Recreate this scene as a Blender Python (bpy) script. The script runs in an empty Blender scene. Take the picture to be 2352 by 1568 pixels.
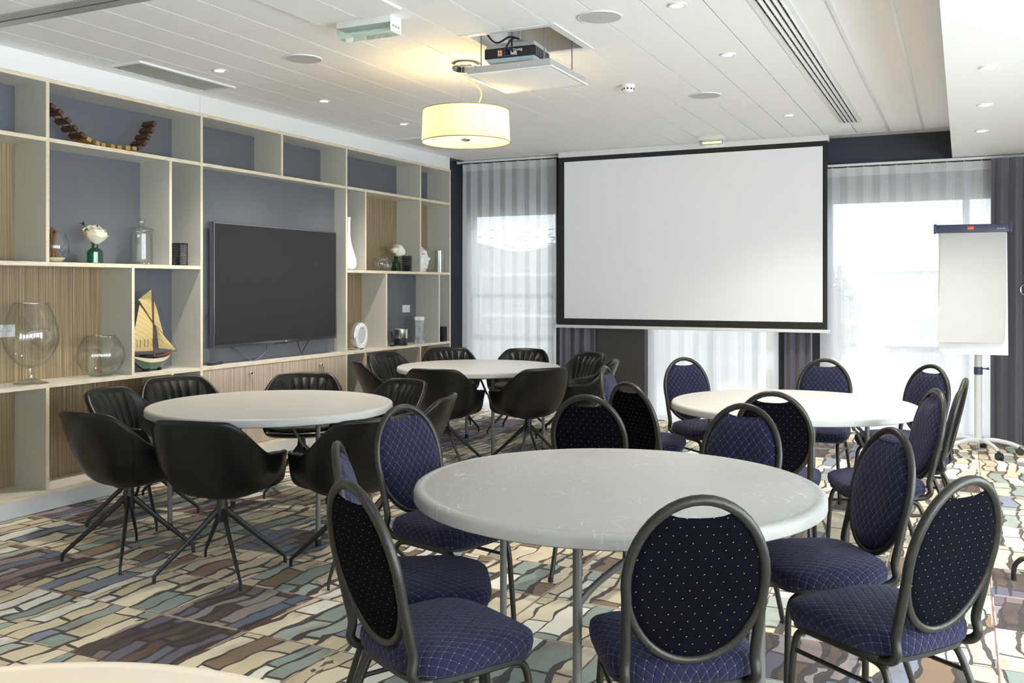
import bpy, bmesh, math, random
from mathutils import Vector, Matrix
random.seed(7)
PI = math.pi
sc = bpy.context.scene
COL = sc.collection

# ------------------------------------------------------------------ camera, world, lights, exposure
FPX, HZN, YAW, EYE = 2141.0, 657.0, math.radians(25.8), 1.487
cd = bpy.data.cameras.new('camera'); cam = bpy.data.objects.new('camera', cd); COL.objects.link(cam)
cam.location = (0, 0, EYE); cam.rotation_euler = (PI / 2, 0, YAW)
cd.sensor_width = 36; cd.lens = FPX / 2352 * 36; cd.shift_y = -(784 - HZN) / 2352; cd.clip_start = 0.05; cd.clip_end = 300
sc.camera = cam
w = bpy.data.worlds.new('sky'); sc.world = w; w.use_nodes = True
bg = w.node_tree.nodes['Background']; bg.inputs[0].default_value = (0.85, 0.925, 1.0, 1); bg.inputs[1].default_value = 6.5
sl = bpy.data.lights.new('sun', 'SUN'); sun = bpy.data.objects.new('sun', sl); COL.objects.link(sun)
sl.energy = 3.5; sl.angle = math.radians(1.5); sl.color = (1.0, 0.95, 0.88)
sun.rotation_euler = (math.radians(-50), 0, math.radians(8))       # high sun outside the window wall, shining into the room
sc.view_settings.view_transform = 'Standard'; sc.view_settings.look = 'None'
sc.view_settings.exposure = 1.2; sc.view_settings.gamma = 1.0; sc.view_settings.use_curve_mapping = False
cy = sc.cycles
cy.use_denoising = True; cy.max_bounces = 7; cy.diffuse_bounces = 4; cy.glossy_bounces = 3; cy.transmission_bounces = 6
cy.use_adaptive_sampling = True; cy.adaptive_threshold = 0.07; cy.adaptive_min_samples = 16; cy.transparent_max_bounces = 16; cy.sample_clamp_indirect = 6; cy.caustics_reflective = False; cy.caustics_refractive = False
try: cy.denoiser = 'OPENIMAGEDENOISE'
except Exception: pass

# ------------------------------------------------------------------ materials
class NT:
    def __init__(s, name):
        s.m = bpy.data.materials.new(name); s.m.use_nodes = True; s.t = s.m.node_tree
        s.b = s.t.nodes['Principled BSDF']; s.out = s.t.nodes['Material Output']
    def n(s, typ, ins=None, **kw):
        nd = s.t.nodes.new(typ)
        for k, v in kw.items(): setattr(nd, k, v)
        for k, v in (ins or {}).items(): s.put(nd.inputs[k], v)
        return nd
    def put(s, sock, v):
        if isinstance(v, bpy.types.NodeSocket): s.t.links.new(v, sock)
        elif isinstance(v, bpy.types.Node): s.t.links.new(v.outputs[0], sock)
        else:
            if isinstance(v, (tuple, list)) and len(v) == 3 and sock.type == 'RGBA': v = (*v, 1)
            sock.default_value = v
    def math(s, op, a, b=0.0, c=0.0): return s.n('ShaderNodeMath', {0: a, 1: b, 2: c}, operation=op).outputs[0]
    def mix(s, f, a, b): 
        nd = s.n('ShaderNodeMix', data_type='RGBA'); s.put(nd.inputs[0], f); s.put(nd.inputs[6], a); s.put(nd.inputs[7], b); return nd.outputs[2]
    def noise(s, vec, scale, detail=2.0, rough=0.5, dist=0.0):
        nd = s.n('ShaderNodeTexNoise', {'Scale': scale, 'Detail': detail, 'Roughness': rough, 'Distortion': dist})
        if vec is not None: s.put(nd.inputs['Vector'], vec)
        return nd.outputs['Fac']
    def ramp(s, f, stops, interp='LINEAR'):
        nd = s.n('ShaderNodeValToRGB', {0: f}); r = nd.color_ramp; r.interpolation = interp
        while len(r.elements) < len(stops): r.elements.new(0.5)
        for e, (p, c) in zip(r.elements, stops): e.position = p; e.color = (*c, 1) if len(c) == 3 else c
        return nd.outputs[0]
    def coord(s, which='Object'): return s.n('ShaderNodeTexCoord').outputs[which]
    def bump(s, h, strength=0.3, dist=0.01):
        s.put(s.b.inputs['Normal'], s.n('ShaderNodeBump', {'Height': h, 'Strength': strength, 'Distance': dist}))
def srgb(r, g, b):
    f = lambda c: (c / 12.92 if c <= 0.04045 else ((c + 0.055) / 1.055) ** 2.4)
    return tuple(f(x / 255) for x in (r, g, b))
def pm(name, col, rough=0.5, metal=0.0, spec=0.5, emit=None, es=0.0, nz=0.0, nscale=20.0, bump=0.0, coat=0.0, sheen=0.0):
    t = NT(name); b = t.b
    b.inputs['Roughness'].default_value = rough; b.inputs['Metallic'].default_value = metal
    b.inputs['Specular IOR Level'].default_value = spec; b.inputs['Coat Weight'].default_value = coat
    b.inputs['Sheen Weight'].default_value = sheen
    if nz or bump:
        f = t.noise(t.coord(), nscale, 3)
        dk = tuple(c * (1 - nz) for c in col); lt = tuple(min(1, c * (1 + nz)) for c in col)
        t.put(b.inputs['Base Color'], t.mix(f, dk, lt))
        if bump: t.bump(f, bump, 0.003)
    else: b.inputs['Base Color'].default_value = (*col, 1)
    if emit: b.inputs['Emission Color'].default_value = (*emit, 1); b.inputs['Emission Strength'].default_value = es
    return t.m
def thin_glass(name, tint=(1, 1, 1), refl=0.12, edge=None):
    t = NT(name)
    tr = t.n('ShaderNodeBsdfTransparent', {'Color': tint})
    if edge: t.put(tr.inputs[0], t.mix(t.math('POWER', t.n('ShaderNodeLayerWeight', {'Blend': 0.5}).outputs['Facing'], 3.0), tint, edge))
    gl = t.n('ShaderNodeBsdfGlossy', {'Color': (1, 1, 1, 1), 'Roughness': 0.02})
    fr = t.n('ShaderNodeLayerWeight', {'Blend': 0.5}).outputs['Facing']
    f = t.math('ADD', t.math('MULTIPLY', t.math('POWER', fr, 4.0), 0.7), 0.03 + refl * 0.2)
    mx = t.n('ShaderNodeMixShader', {0: f, 1: tr, 2: gl}); t.put(t.out.inputs['Surface'], mx); return t.m
def sheer_mat(name, col, transp):
    t = NT(name)
    co = t.coord()
    sep = t.n('ShaderNodeSeparateXYZ', {0: co})
    thread = t.noise(t.n('ShaderNodeCombineXYZ', {0: t.math('MULTIPLY', sep.outputs[0], 160.0), 1: 0.0, 2: t.math('MULTIPLY', sep.outputs[2], 0.6)}).outputs[0], 1.0, 2)
    tr = t.n('ShaderNodeBsdfTransparent', {'Color': (1, 1, 1, 1)})
    tl = t.n('ShaderNodeBsdfTranslucent', {'Color': col}); df = t.n('ShaderNodeBsdfDiffuse', {'Color': col})
    m1 = t.n('ShaderNodeMixShader', {0: 0.57, 1: tl, 2: df})
    fac = t.math('ADD', t.math('MULTIPLY', thread, -0.24), 1 - transp + 0.12)
    m2 = t.n('ShaderNodeMixShader', {0: fac, 1: tr, 2: m1}); t.put(t.out.inputs['Surface'], m2); return t.m
def wood_mat(name, cols, sy=55.0, rough=0.45):
    t = NT(name); sep = t.n('ShaderNodeSeparateXYZ', {0: t.coord()})
    hor = t.math('ADD', sep.outputs[1], sep.outputs[0])
    v = t.n('ShaderNodeCombineXYZ', {0: t.math('MULTIPLY', hor, sy), 1: 0.0, 2: t.math('MULTIPLY', sep.outputs[2], 0.35)}).outputs[0]
    f = t.noise(v, 1.6, 4, 0.75); g = t.noise(v, 0.22, 1)
    c = t.ramp(f, [(0.36, cols[0]), (0.5, cols[1]), (0.64, cols[2])])
    t.put(t.b.inputs['Base Color'], t.mix(t.math('MULTIPLY', g, 0.2), c, cols[1])); t.b.inputs['Roughness'].default_value = rough
    return t.m
M = {}
M['ceil'] = pm('ceiling_panel_white', (0.93, 0.93, 0.935), 0.9, nz=0.02, nscale=60, bump=0.08)
M['ceilgap'] = pm('ceiling_joint_grey', (0.30, 0.30, 0.29), 0.9)
M['white'] = pm('white_paint', (0.84, 0.84, 0.83), 0.55)
M['whitemetal'] = pm('white_lacquered_metal', (0.82, 0.82, 0.82), 0.3)
M['wallgrey'] = pm('wall_paint_offwhite', (0.84, 0.83, 0.81), 0.8)
M['navywall'] = pm('slate_navy_wall', srgb(62, 65, 76), 0.75)
M['slate'] = pm('slate_blue_panel', srgb(104, 106, 113), 0.5, nz=0.05, nscale=6)
M['shelfgrey'] = pm('shelf_laminate_stone', srgb(196, 194, 183), 0.4)
M['lam'] = pm('shelf_laminate_white', srgb(224, 220, 210), 0.35)
t = NT('birch_ply_edge'); sp = t.n('ShaderNodeSeparateXYZ', {0: t.coord()})
v = t.n('ShaderNodeCombineXYZ', {0: t.math('MULTIPLY', sp.outputs[0], 40.0), 1: t.math('MULTIPLY', sp.outputs[1], 3.0), 2: t.math('MULTIPLY', sp.outputs[2], 40.0)}).outputs[0]
t.put(t.b.inputs['Base Color'], t.ramp(t.noise(v, 4.0, 3), [(0.3, srgb(205, 188, 160)), (0.6, srgb(232, 219, 196))])); t.b.inputs['Roughness'].default_value = 0.5
M['edge'] = t.m
M['wood'] = wood_mat('zebrano_veneer', (srgb(104, 84, 60), srgb(150, 130, 100), srgb(186, 166, 134)))
M['doorwood'] = wood_mat('pale_zebrano_door', (srgb(150, 132, 114), srgb(186, 170, 152), srgb(208, 194, 178)))
M['tvblack'] = pm('screen_black_glass', (0.024, 0.024, 0.025), 0.4, spec=0.25)
M['tvframe'] = pm('dark_chrome_bezel', (0.35, 0.35, 0.38), 0.22, metal=0.9)
M['black'] = pm('black_plastic', (0.014, 0.014, 0.015), 0.45)
M['blackmetal'] = pm('black_powder_metal', (0.012, 0.012, 0.013), 0.42)
M['hammer'] = pm('dark_hammered_metal', (0.034, 0.031, 0.027), 0.33, metal=0.45, nz=0.35, nscale=260, bump=0.25)
M['leather'] = pm('black_leather', (0.006, 0.0057, 0.0053), 0.33, nz=0.15, nscale=90, bump=0.1, spec=0.36)
M['seatfelt'] = pm('charcoal_felt', (0.05, 0.048, 0.045), 0.9, nz=0.3, nscale=200)
M['chrome'] = pm('chrome', (0.82, 0.82, 0.82), 0.08, metal=1)
M['alu'] = pm('satin_aluminium', (0.6, 0.6, 0.6), 0.35, metal=0.7)
M['greymetal'] = pm('grey_enamel_metal', (0.33, 0.33, 0.33), 0.45)
M['tubegrey'] = pm('grey_steel_tube', (0.20, 0.195, 0.185), 0.4, metal=0.3)
M['grille'] = pm('grille_grey_green', srgb(226, 226, 216), 0.5)
M['speaker'] = pm('speaker_cloth_grey', srgb(196, 196, 198), 0.8, nz=0.05, nscale=900)
M['dark'] = pm('void_dark', (0.02, 0.02, 0.02), 0.9)
M['lens'] = pm('downlight_lens', (1, 0.95, 0.85), 0.5, emit=(1, 0.86, 0.62), es=4)
M['screen'] = pm('projection_cloth_white', (0.92, 0.92, 0.935), 0.9, spec=0.1)
M['screenborder'] = pm('projection_border_black', (0.035, 0.034, 0.033), 0.85, spec=0.2)
M['wallpaper'] = pm('charcoal_wallpaper', srgb(72, 68, 66), 0.85, nz=0.18, nscale=45)
M['navyplastic'] = pm('navy_plastic', srgb(62, 68, 96), 0.4)
M['red'] = pm('red_print', srgb(205, 55, 35), 0.5)
M['printwhite'] = pm('white_print', (0.9, 0.9, 0.9), 0.5)
M['paper'] = pm('flipchart_paper', (0.56, 0.56, 0.555), 0.9, nz=0.04, nscale=9, bump=0.6)
M['glass'] = thin_glass('window_glass', (0.96, 0.98, 0.98), 0.1)
M['dimglass'] = thin_glass('dimmed_window_glass', (0.455, 0.457, 0.46), 0.1)  # grey tint added to hold back daylight through the window wall
M['vessel'] = thin_glass('clear_vessel_glass', (0.95, 0.965, 0.955), 0.26, (0.42, 0.47, 0.44))
M['greenglass'] = thin_glass('green_bottle_glass', (0.18, 0.50, 0.30), 0.2)
t = NT('frosted_white_bar'); t.put(t.out.inputs['Surface'], t.n('ShaderNodeMixShader', {0: 0.4, 1: t.n('ShaderNodeBsdfTranslucent', {'Color': (0.95, 0.95, 0.95, 1)}), 2: t.n('ShaderNodeBsdfDiffuse', {'Color': (0.9, 0.9, 0.9, 1)})})); M['frosted'] = t.m
M['sheer'] = sheer_mat('sheer_white_voile', (0.93, 0.935, 0.965), 0.20)
M['sheertape'] = sheer_mat('sheer_heading_tape', (0.92, 0.92, 0.93), 0.12)
M['brown'] = pm('walnut_brown', srgb(86, 58, 38), 0.5, nz=0.25, nscale=30)
M['oak'] = pm('light_oak', srgb(176, 140, 78), 0.5, nz=0.2, nscale=30)
M['stick'] = pm('cinnamon_bark', srgb(120, 82, 52), 0.8, nz=0.3, nscale=50)
M['sand'] = pm('pale_sand', srgb(226, 214, 180), 0.9)
M['petal'] = pm('ivory_petal', srgb(245, 240, 220), 0.6)
M['leaf'] = pm('leaf_green', srgb(58, 84, 46), 0.5)
M['stem'] = pm('stem_green', srgb(70, 120, 60), 0.5)
M['porc'] = pm('white_porcelain', (0.86, 0.86, 0.88), 0.15)
t = NT('porcelain_floral'); f = t.noise(t.coord(), 16, 2)
t.put(t.b.inputs['Base Color'], t.ramp(f, [(0.0, (0.5, 0.42, 0.2)), (0.3, srgb(226, 222, 190)), (0.42, (0.88, 0.86, 0.84)), (0.62, (0.9, 0.88, 0.87)), (0.7, srgb(220, 120, 125))])); t.b.inputs['Roughness'].default_value = 0.2
M['floral'] = t.m
t = NT('grey_marble'); f = t.noise(t.coord(), 9, 4, 0.6, 1.5)
t.put(t.b.inputs['Base Color'], t.ramp(f, [(0.3, srgb(120, 128, 130)), (0.7, srgb(205, 210, 212))])); t.b.inputs['Roughness'].default_value = 0.3
M['marble'] = t.m
M['silver'] = pm('brushed_silver', (0.72, 0.7, 0.66), 0.25, metal=1)
M['lantern'] = pm('black_filigree_metal', (0.03, 0.03, 0.035), 0.35, metal=0.4)
t = NT('sail_canvas'); sp = t.n('ShaderNodeSeparateXYZ', {0: t.coord()})
d1 = t.math('FRACT', t.math('MULTIPLY', t.math('ADD', sp.outputs[2], t.math('MULTIPLY', sp.outputs[1], 0.5)), 26.0))
ln = t.math('LESS_THAN', d1, 0.1)
t.put(t.b.inputs['Base Color'], t.mix(t.math('MULTIPLY', ln, 0.45), srgb(206, 184, 128), srgb(120, 98, 56))); t.b.inputs['Roughness'].default_value = 0.9
M['sail'] = t.m
M['hullgreen'] = pm('hull_green', srgb(40, 78, 58), 0.15, coat=0.6); M['hullcream'] = pm('hull_cream', srgb(232, 224, 186), 0.25); M['hullnavy'] = pm('hull_navy', srgb(32, 32, 52), 0.2)
M['mast'] = pm('mast_mahogany', srgb(128, 76, 44), 0.5)
M['table'] = None
t = NT('moulded_table_plastic'); co = t.coord()
wear = t.noise(co, 2.2, 3, 0.6)
sc1 = t.n('ShaderNodeTexVoronoi', {'Vector': t.n('ShaderNodeVectorMath', {0: co, 1: t.n('ShaderNodeVectorMath', {0: t.n('ShaderNodeTexNoise', {'Vector': co, 'Scale': 3.0}).outputs['Color'], 1: (0.6, 0.6, 0.6)}, operation='MULTIPLY').outputs[0]}, operation='ADD').outputs[0], 'Scale': 4.5}, feature='DISTANCE_TO_EDGE').outputs['Distance']
line = t.math('LESS_THAN', sc1, 0.004)
brk = t.math('GREATER_THAN', t.noise(co, 7.0, 2), 0.57)
fine = t.noise(t.n('ShaderNodeMapping', {'Vector': co, 'Scale': (30, 160, 1), 'Rotation': (0, 0, 0.7)}).outputs[0], 1.0, 3)
haze = t.math('MULTIPLY', t.math('GREATER_THAN', fine, 0.62), t.math('GREATER_THAN', wear, 0.5))
mk = t.math('MAXIMUM', t.math('MULTIPLY', t.math('MULTIPLY', line, brk), 0.75), t.math('MULTIPLY', haze, 0.28))
t.put(t.b.inputs['Base Color'], t.mix(mk, srgb(172, 171, 168), srgb(226, 225, 223)))
t.put(t.b.inputs['Roughness'], t.math('ADD', t.math('MULTIPLY', wear, 0.25), 0.34))
t.bump(t.noise(co, 420, 2), 0.1, 0.001)
M['table'] = t.m
M['tableplain'] = pm('moulded_table_plain', srgb(186, 185, 181), 0.42, nz=0.03, nscale=4)
M['tablecream'] = pm('moulded_table_cream', srgb(226, 214, 194), 0.45)
def fabric(name, quilt):
    t = NT(name); uv = t.n('ShaderNodeUVMap').outputs[0]; sp = t.n('ShaderNodeSeparateXYZ', {0: uv})
    b = t.math('DIVIDE', sp.outputs[1], -0.0225)
    a = t.math('DIVIDE', t.math('ADD', sp.outputs[0], t.math('MULTIPLY', b, 0.0178)), 0.0356)
    da = t.math('PINGPONG', a, 0.5); db = t.math('PINGPONG', b, 0.5); dc = t.math('PINGPONG', t.math('SUBTRACT', a, b), 0.5)
    dot = t.math('LESS_THAN', t.math('MAXIMUM', t.math('MULTIPLY', da, 1.25), t.math('MULTIPLY', db, 0.8)), 0.042)
    weave = t.noise(t.n('ShaderNodeMapping', {'Vector': uv, 'Scale': (500, 900, 1)}).outputs[0], 1.0, 1)
    base = t.mix(weave, srgb(21, 22, 42), srgb(33, 34, 60))
    ln = t.math('MINIMUM', da, dc)
    if quilt:
        base = t.mix(t.math('MULTIPLY', t.math('LESS_THAN', ln, 0.03), 0.2), base, srgb(122, 124, 160))
        t.bump(t.math('MINIMUM', t.math('MULTIPLY', ln, 6.0), 1.0), 0.55, 0.004)
    else: base = t.mix(weave, srgb(8, 8, 14), srgb(14, 14, 23))
    t.put(t.b.inputs['Base Color'], t.mix(dot, base, srgb(180, 158, 92)))
    t.b.inputs['Roughness'].default_value = 0.9; t.b.inputs['Sheen Weight'].default_value = 0.12 if quilt else 0.0; t.b.inputs['Sheen Tint'].default_value = (0.6, 0.62, 0.9, 1); t.b.inputs['Specular IOR Level'].default_value = 0.2 if quilt else 0.04
    return t.m
M['quilt'] = fabric('navy_quilted_fabric', True); M['backcloth'] = fabric('navy_dotted_back_fabric', False)
M['drape'] = pm('grey_satin_drape', srgb(98, 94, 106), 0.45, nz=0.12, nscale=120, sheen=0.5)
def shade_mat():
    t = NT('cream_lamp_shade'); tl = t.n('ShaderNodeBsdfTranslucent', {'Color': (1.0, 0.88, 0.54, 1)}); df = t.n('ShaderNodeBsdfDiffuse', {'Color': (0.86, 0.80, 0.62, 1)})
    t.put(t.out.inputs['Surface'], t.n('ShaderNodeMixShader', {0: 0.55, 1: tl, 2: df})); return t.m
M['shade'] = shade_mat()
M['diffuser'] = pm('pendant_diffuser', (0.95, 0.9, 0.75), 0.5, emit=(1, 0.86, 0.55), es=0.45)
M['diffrim'] = pm('shade_edge_brass', srgb(150, 130, 96), 0.4, metal=0.3)
M['emerg'] = thin_glass('emergency_light_glass', (0.80, 0.93, 0.89), 0.5)
M['amber'] = pm('amber_lamp', (1, 0.7, 0.3), 0.5, emit=(1, 0.6, 0.2), es=2.5)
M['blueport'] = pm('blue_port_plate', srgb(64, 70, 160), 0.5); M['orangeport'] = pm('orange_port_plate', srgb(190, 120, 50), 0.5)
M['cablegrey'] = pm('blue_grey_cable', srgb(88, 94, 118), 0.5)
M['easelgrey'] = pm('light_grey_enamel', srgb(204, 206, 207), 0.4)
M['projbase'] = pm('projector_underside_pale', srgb(190, 208, 212), 0.35)
M['projgrey'] = pm('projector_top_grey', srgb(190, 190, 192), 0.4)
M['grass'] = pm('dry_meadow', srgb(150, 156, 120), 0.95, nz=0.25, nscale=4)
M['hedge'] = pm('hedge_leaf', srgb(92, 108, 70), 0.8, nz=0.3, nscale=3)
M['reed'] = pm('reed_straw', srgb(120, 118, 84), 0.9)
M['asphalt'] = pm('pale_asphalt', srgb(176, 176, 174), 0.9, nz=0.08, nscale=8)
M['yellowline'] = pm('yellow_road_paint', srgb(220, 200, 110), 0.8)
M['carbody'] = pm('silver_grey_render', srgb(170, 172, 176), 0.5)

# stained-glass carpet: strips along Y with wandering dark outlines, cut by cross lines, on a half-metre tile grid
def carpet():
    t = NT('stained_glass_carpet'); co = t.coord(); sp = t.n('ShaderNodeSeparateXYZ', {0: co}); x, y = sp.outputs[0], sp.outputs[1]
    P = 0.485
    gx = t.math('DIVIDE', t.math('ADD', x, 0.06 + 20 * P), P); gy = t.math('DIVIDE', t.math('ADD', y, -0.20 + 20 * P), P)
    ix, iy = t.math('FLOOR', gx), t.math('FLOOR', gy)
    tid = t.n('ShaderNodeTexWhiteNoise', {'Vector': t.n('ShaderNodeCombineXYZ', {0: ix, 1: iy, 2: 0.0}).outputs[0]}, noise_dimensions='3D').outputs['Value']
    tid2 = t.n('ShaderNodeTexWhiteNoise', {'Vector': t.n('ShaderNodeCombineXYZ', {0: iy, 1: ix, 2: 5.0}).outputs[0]}, noise_dimensions='3D').outputs['Value']
    nv = t.n('ShaderNodeCombineXYZ', {0: t.math('MULTIPLY', x, 0.9), 1: t.math('MULTIPLY', y, 2.6), 2: t.math('MULTIPLY', tid, 3.0)}).outputs[0]
    wob = t.math('MULTIPLY', t.math('SUBTRACT', t.noise(nv, 1.2, 2, 0.5), 0.5), 0.15)
    nv2 = t.n('ShaderNodeCombineXYZ', {0: t.math('MULTIPLY', x, 3.0), 1: y, 2: 3.0}).outputs[0]
    woby = t.math('MULTIPLY', t.math('SUBTRACT', t.noise(nv2, 1.6, 1), 0.5), 0.09)
    cw = t.math('MULTIPLY_ADD', tid2, 5.0, 7.6)
    sx = t.math('ADD', t.math('MULTIPLY', t.math('ADD', x, wob), cw), t.math('MULTIPLY', tid, 37.0))
    vx = t.n('ShaderNodeTexVoronoi', {'W': sx, 'Scale': 1.0, 'Randomness': 0.75}, voronoi_dimensions='1D', feature='F1')
    ex = t.n('ShaderNodeTexVoronoi', {'W': sx, 'Scale': 1.0, 'Randomness': 0.75}, voronoi_dimensions='1D', feature='DISTANCE_TO_EDGE').outputs['Distance']
    cid = t.n('ShaderNodeSeparateColor', {0: vx.outputs['Color']}).outputs[0]
    sy = t.math('ADD', t.math('MULTIPLY', t.math('ADD', y, woby), 2.7), t.math('MULTIPLY', cid, 53.0))
    vy = t.n('ShaderNodeTexVoronoi', {'W': sy, 'Scale': 1.0, 'Randomness': 0.9}, voronoi_dimensions='1D', feature='F1')
    ey = t.n('ShaderNodeTexVoronoi', {'W': sy, 'Scale': 1.0, 'Randomness': 0.9}, voronoi_dimensions='1D', feature='DISTANCE_TO_EDGE').outputs['Distance']
    rc = t.n('ShaderNodeSeparateColor', {0: vy.outputs['Color']})
    pick = t.math('FRACT', t.math('ADD', t.math('ADD', rc.outputs[0], t.math('MULTIPLY', cid, 3.7)), tid))
    light = t.ramp(pick, [(0.0, srgb(238, 226, 196)), (0.22, srgb(226, 211, 178)), (0.40, srgb(248, 244, 232)), (0.54, srgb(150, 163, 154)), (0.66, srgb(178, 186, 172)), (0.73, srgb(214, 199, 168)), (0.88, srgb(142, 116, 90)), (0.95, srgb(134, 142, 158))], 'CONSTANT')
    dark = t.ramp(pick, [(0.0, srgb(104, 96, 112)), (0.2, srgb(96, 110, 132)), (0.42, srgb(126, 112, 104)), (0.58, srgb(84, 64, 52)), (0.72, srgb(150, 140, 138)), (0.88, srgb(70, 56, 52))], 'CONSTANT')
    isdark = t.math('GREATER_THAN', tid2, 0.84)
    col = t.mix(isdark, light, dark)
    # in-cell tint wandering to olive and brown
    tn = t.noise(t.n('ShaderNodeCombineXYZ', {0: t.math('MULTIPLY', x, 6.0), 1: t.math('MULTIPLY', y, 3.0), 2: t.math('MULTIPLY', pick, 9.0)}).outputs[0], 1.6, 2)
    warm = t.math('MULTIPLY', t.ramp(tn, [(0.52, (0, 0, 0)), (0.72, (1, 1, 1))]), t.math('MULTIPLY_ADD', rc.outputs[1], 0.6, 0.05))
    col = t.mix(warm, col, srgb(126, 96, 58))
    pile = t.noise(co, 240, 2)
    col = t.mix(t.math('MULTIPLY', pile, 0.35), col, t.mix(0.35, col, (0.03, 0.02, 0.02)))
    lw = t.math('MULTIPLY_ADD', t.math('POWER', t.noise(t.n('ShaderNodeCombineXYZ', {0: t.math('MULTIPLY', x, 4.0), 1: t.math('MULTIPLY', y, 3.0), 2: 8.0}).outputs[0], 1.2, 3, 0.6), 4.0), t.math('MULTIPLY_ADD', t.math('GREATER_THAN', tid2, 0.84), 0.9, 1.0), 0.028)
    l1 = t.math('LESS_THAN', ex, t.math('MULTIPLY', lw, 0.9)); l2 = t.math('LESS_THAN', ey, t.math('MULTIPLY_ADD', lw, 0.12, 0.012))
    line = t.math('MAXIMUM', l1, l2)
    blot = t.math('MULTIPLY', t.math('GREATER_THAN', t.noise(t.n('ShaderNodeCombineXYZ', {0: t.math('MULTIPLY', x, 2.2), 1: t.math('MULTIPLY', y, 1.0), 2: 1.5}).outputs[0], 2.1, 4, 0.6), 0.70), 0.9)
    line = t.math('MAXIMUM', line, blot)
    col = t.mix(t.math('MULTIPLY', line, 0.93), col, srgb(50, 36, 30))
    # tile seams: rust line with a cream one beside it
    dx = t.math('MULTIPLY', t.math('PINGPONG', gx, 0.5), P); dy = t.math('MULTIPLY', t.math('PINGPONG', gy, 0.5), P)
    jit = t.math('MULTIPLY', t.noise(co, 14, 2), 0.010)
    d = t.math('MINIMUM', dx, dy)
    cream = t.math('LESS_THAN', t.math('ADD', d, jit), 0.0135); rust = t.math('LESS_THAN', t.math('ADD', d, jit), 0.0092)
    brk = t.math('GREATER_THAN', t.noise(co, 5.0, 2), 0.47)
    col = t.mix(t.math('MULTIPLY', t.math('MULTIPLY', cream, brk), 0.8), col, srgb(222, 208, 184))
    col = t.mix(t.math('MULTIPLY', rust, 0.8), col, srgb(112, 64, 42))
    t.put(t.b.inputs['Base Color'], col); t.b.inputs['Roughness'].default_value = 0.97; t.b.inputs['Specular IOR Level'].default_value = 0.15
    t.b.inputs['Sheen Weight'].default_value = 0.15
    t.bump(pile, 0.35, 0.003)
    return t.m
M['carpet'] = carpet()

# ------------------------------------------------------------------ geometry helpers
def bm_box(bm, x0, x1, y0, y1, z0, z1, bev=0.0):
    vs = [bm.verts.new((x, y, z)) for z in (z0, z1) for y in (y0, y1) for x in (x0, x1)]
    fs = [(0, 2, 3, 1), (4, 5, 7, 6), (0, 1, 5, 4), (2, 6, 7, 3), (0, 4, 6, 2), (1, 3, 7, 5)]
    faces = [bm.faces.new([vs[i] for i in f]) for f in fs]
    if bev > 0:
        es = list({e for f in faces for e in f.edges})
        bmesh.ops.bevel(bm, geom=es, offset=bev, segments=2, affect='EDGES', profile=0.6)
def catmull(pts, n=6, closed=False):
    P = [Vector(p) for p in pts]; out = []; L = len(P)
    rng = range(L) if closed else range(L - 1)
    for i in rng:
        if closed: a, b, c, d = P[i - 1], P[i], P[(i + 1) % L], P[(i + 2) % L]
        else: a, b, c, d = P[max(0, i - 1)], P[i], P[i + 1], P[min(L - 1, i + 2)]
        for k in range(n):
            s = k / n
            out.append(0.5 * ((2 * b) + (c - a) * s + (2 * a - 5 * b + 4 * c - d) * s * s + (3 * b - a - 3 * c + d) * s ** 3))
    if not closed: out.append(P[-1])
    return out
def bm_tube(bm, pts, r, seg=10, closed=False, cap=True, flat=1.0, ref=None):
    P = [Vector(p) for p in pts]; L = len(P); rings = []
    def tan(i):
        if closed: return (P[(i + 1) % L] - P[i - 1]).normalized()
        return (P[min(L - 1, i + 1)] - P[max(0, i - 1)]).normalized()
    t0 = tan(0); up = Vector(ref) if ref else (Vector((0, 0, 1)) if abs(t0.z) < 0.9 else Vector((0, 1, 0)))
    nrm = (up - t0 * up.dot(t0)).normalized()
    for i in range(L):
        tg = tan(i); nrm = (nrm - tg * nrm.dot(tg)); nrm = nrm.normalized() if nrm.length > 1e-6 else Vector((1, 0, 0))
        bn = tg.cross(nrm); rr = r[i] if isinstance(r, (list, tuple)) else r
        rings.append([bm.verts.new(P[i] + (nrm * math.cos(2 * PI * k / seg) + bn * math.sin(2 * PI * k / seg) * flat) * rr) for k in range(seg)])
    rg = range(L) if closed else range(L - 1)
    for i in rg:
        A, B = rings[i], rings[(i + 1) % L]
        for k in range(seg): bm.faces.new((A[k], A[(k + 1) % seg], B[(k + 1) % seg], B[k]))
    if cap and not closed:
        bm.faces.new(list(reversed(rings[0]))); bm.faces.new(rings[-1])
def bm_lathe(bm, prof, seg=32, c=(0, 0, 0)):
    rings = []
    for r, z in prof:
        if r < 1e-5: rings.append([bm.verts.new((c[0], c[1], c[2] + z))])
        else: rings.append([bm.verts.new((c[0] + r * math.cos(2 * PI * k / seg), c[1] + r * math.sin(2 * PI * k / seg), c[2] + z)) for k in range(seg)])
    for A, B in zip(rings, rings[1:]):
        if len(A) == 1 and len(B) == 1: continue
        for k in range(seg):
            if len(A) == 1: bm.faces.new((A[0], B[(k + 1) % seg], B[k]))
            elif len(B) == 1: bm.faces.new((A[k], A[(k + 1) % seg], B[0]))
            else: bm.faces.new((A[k], A[(k + 1) % seg], B[(k + 1) % seg], B[k]))
def bm_grid(bm, fn, nu, nv, closed_u=False, uv=None):
    V = [[bm.verts.new(fn(i / (nu if closed_u else nu - 1), j / (nv - 1))) for j in range(nv)] for i in range(nu)]
    for i in range(nu if closed_u else nu - 1):
        for j in range(nv - 1): bm.faces.new((V[i][j], V[(i + 1) % nu][j], V[(i + 1) % nu][j + 1], V[i][j + 1]))
    return V
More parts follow.
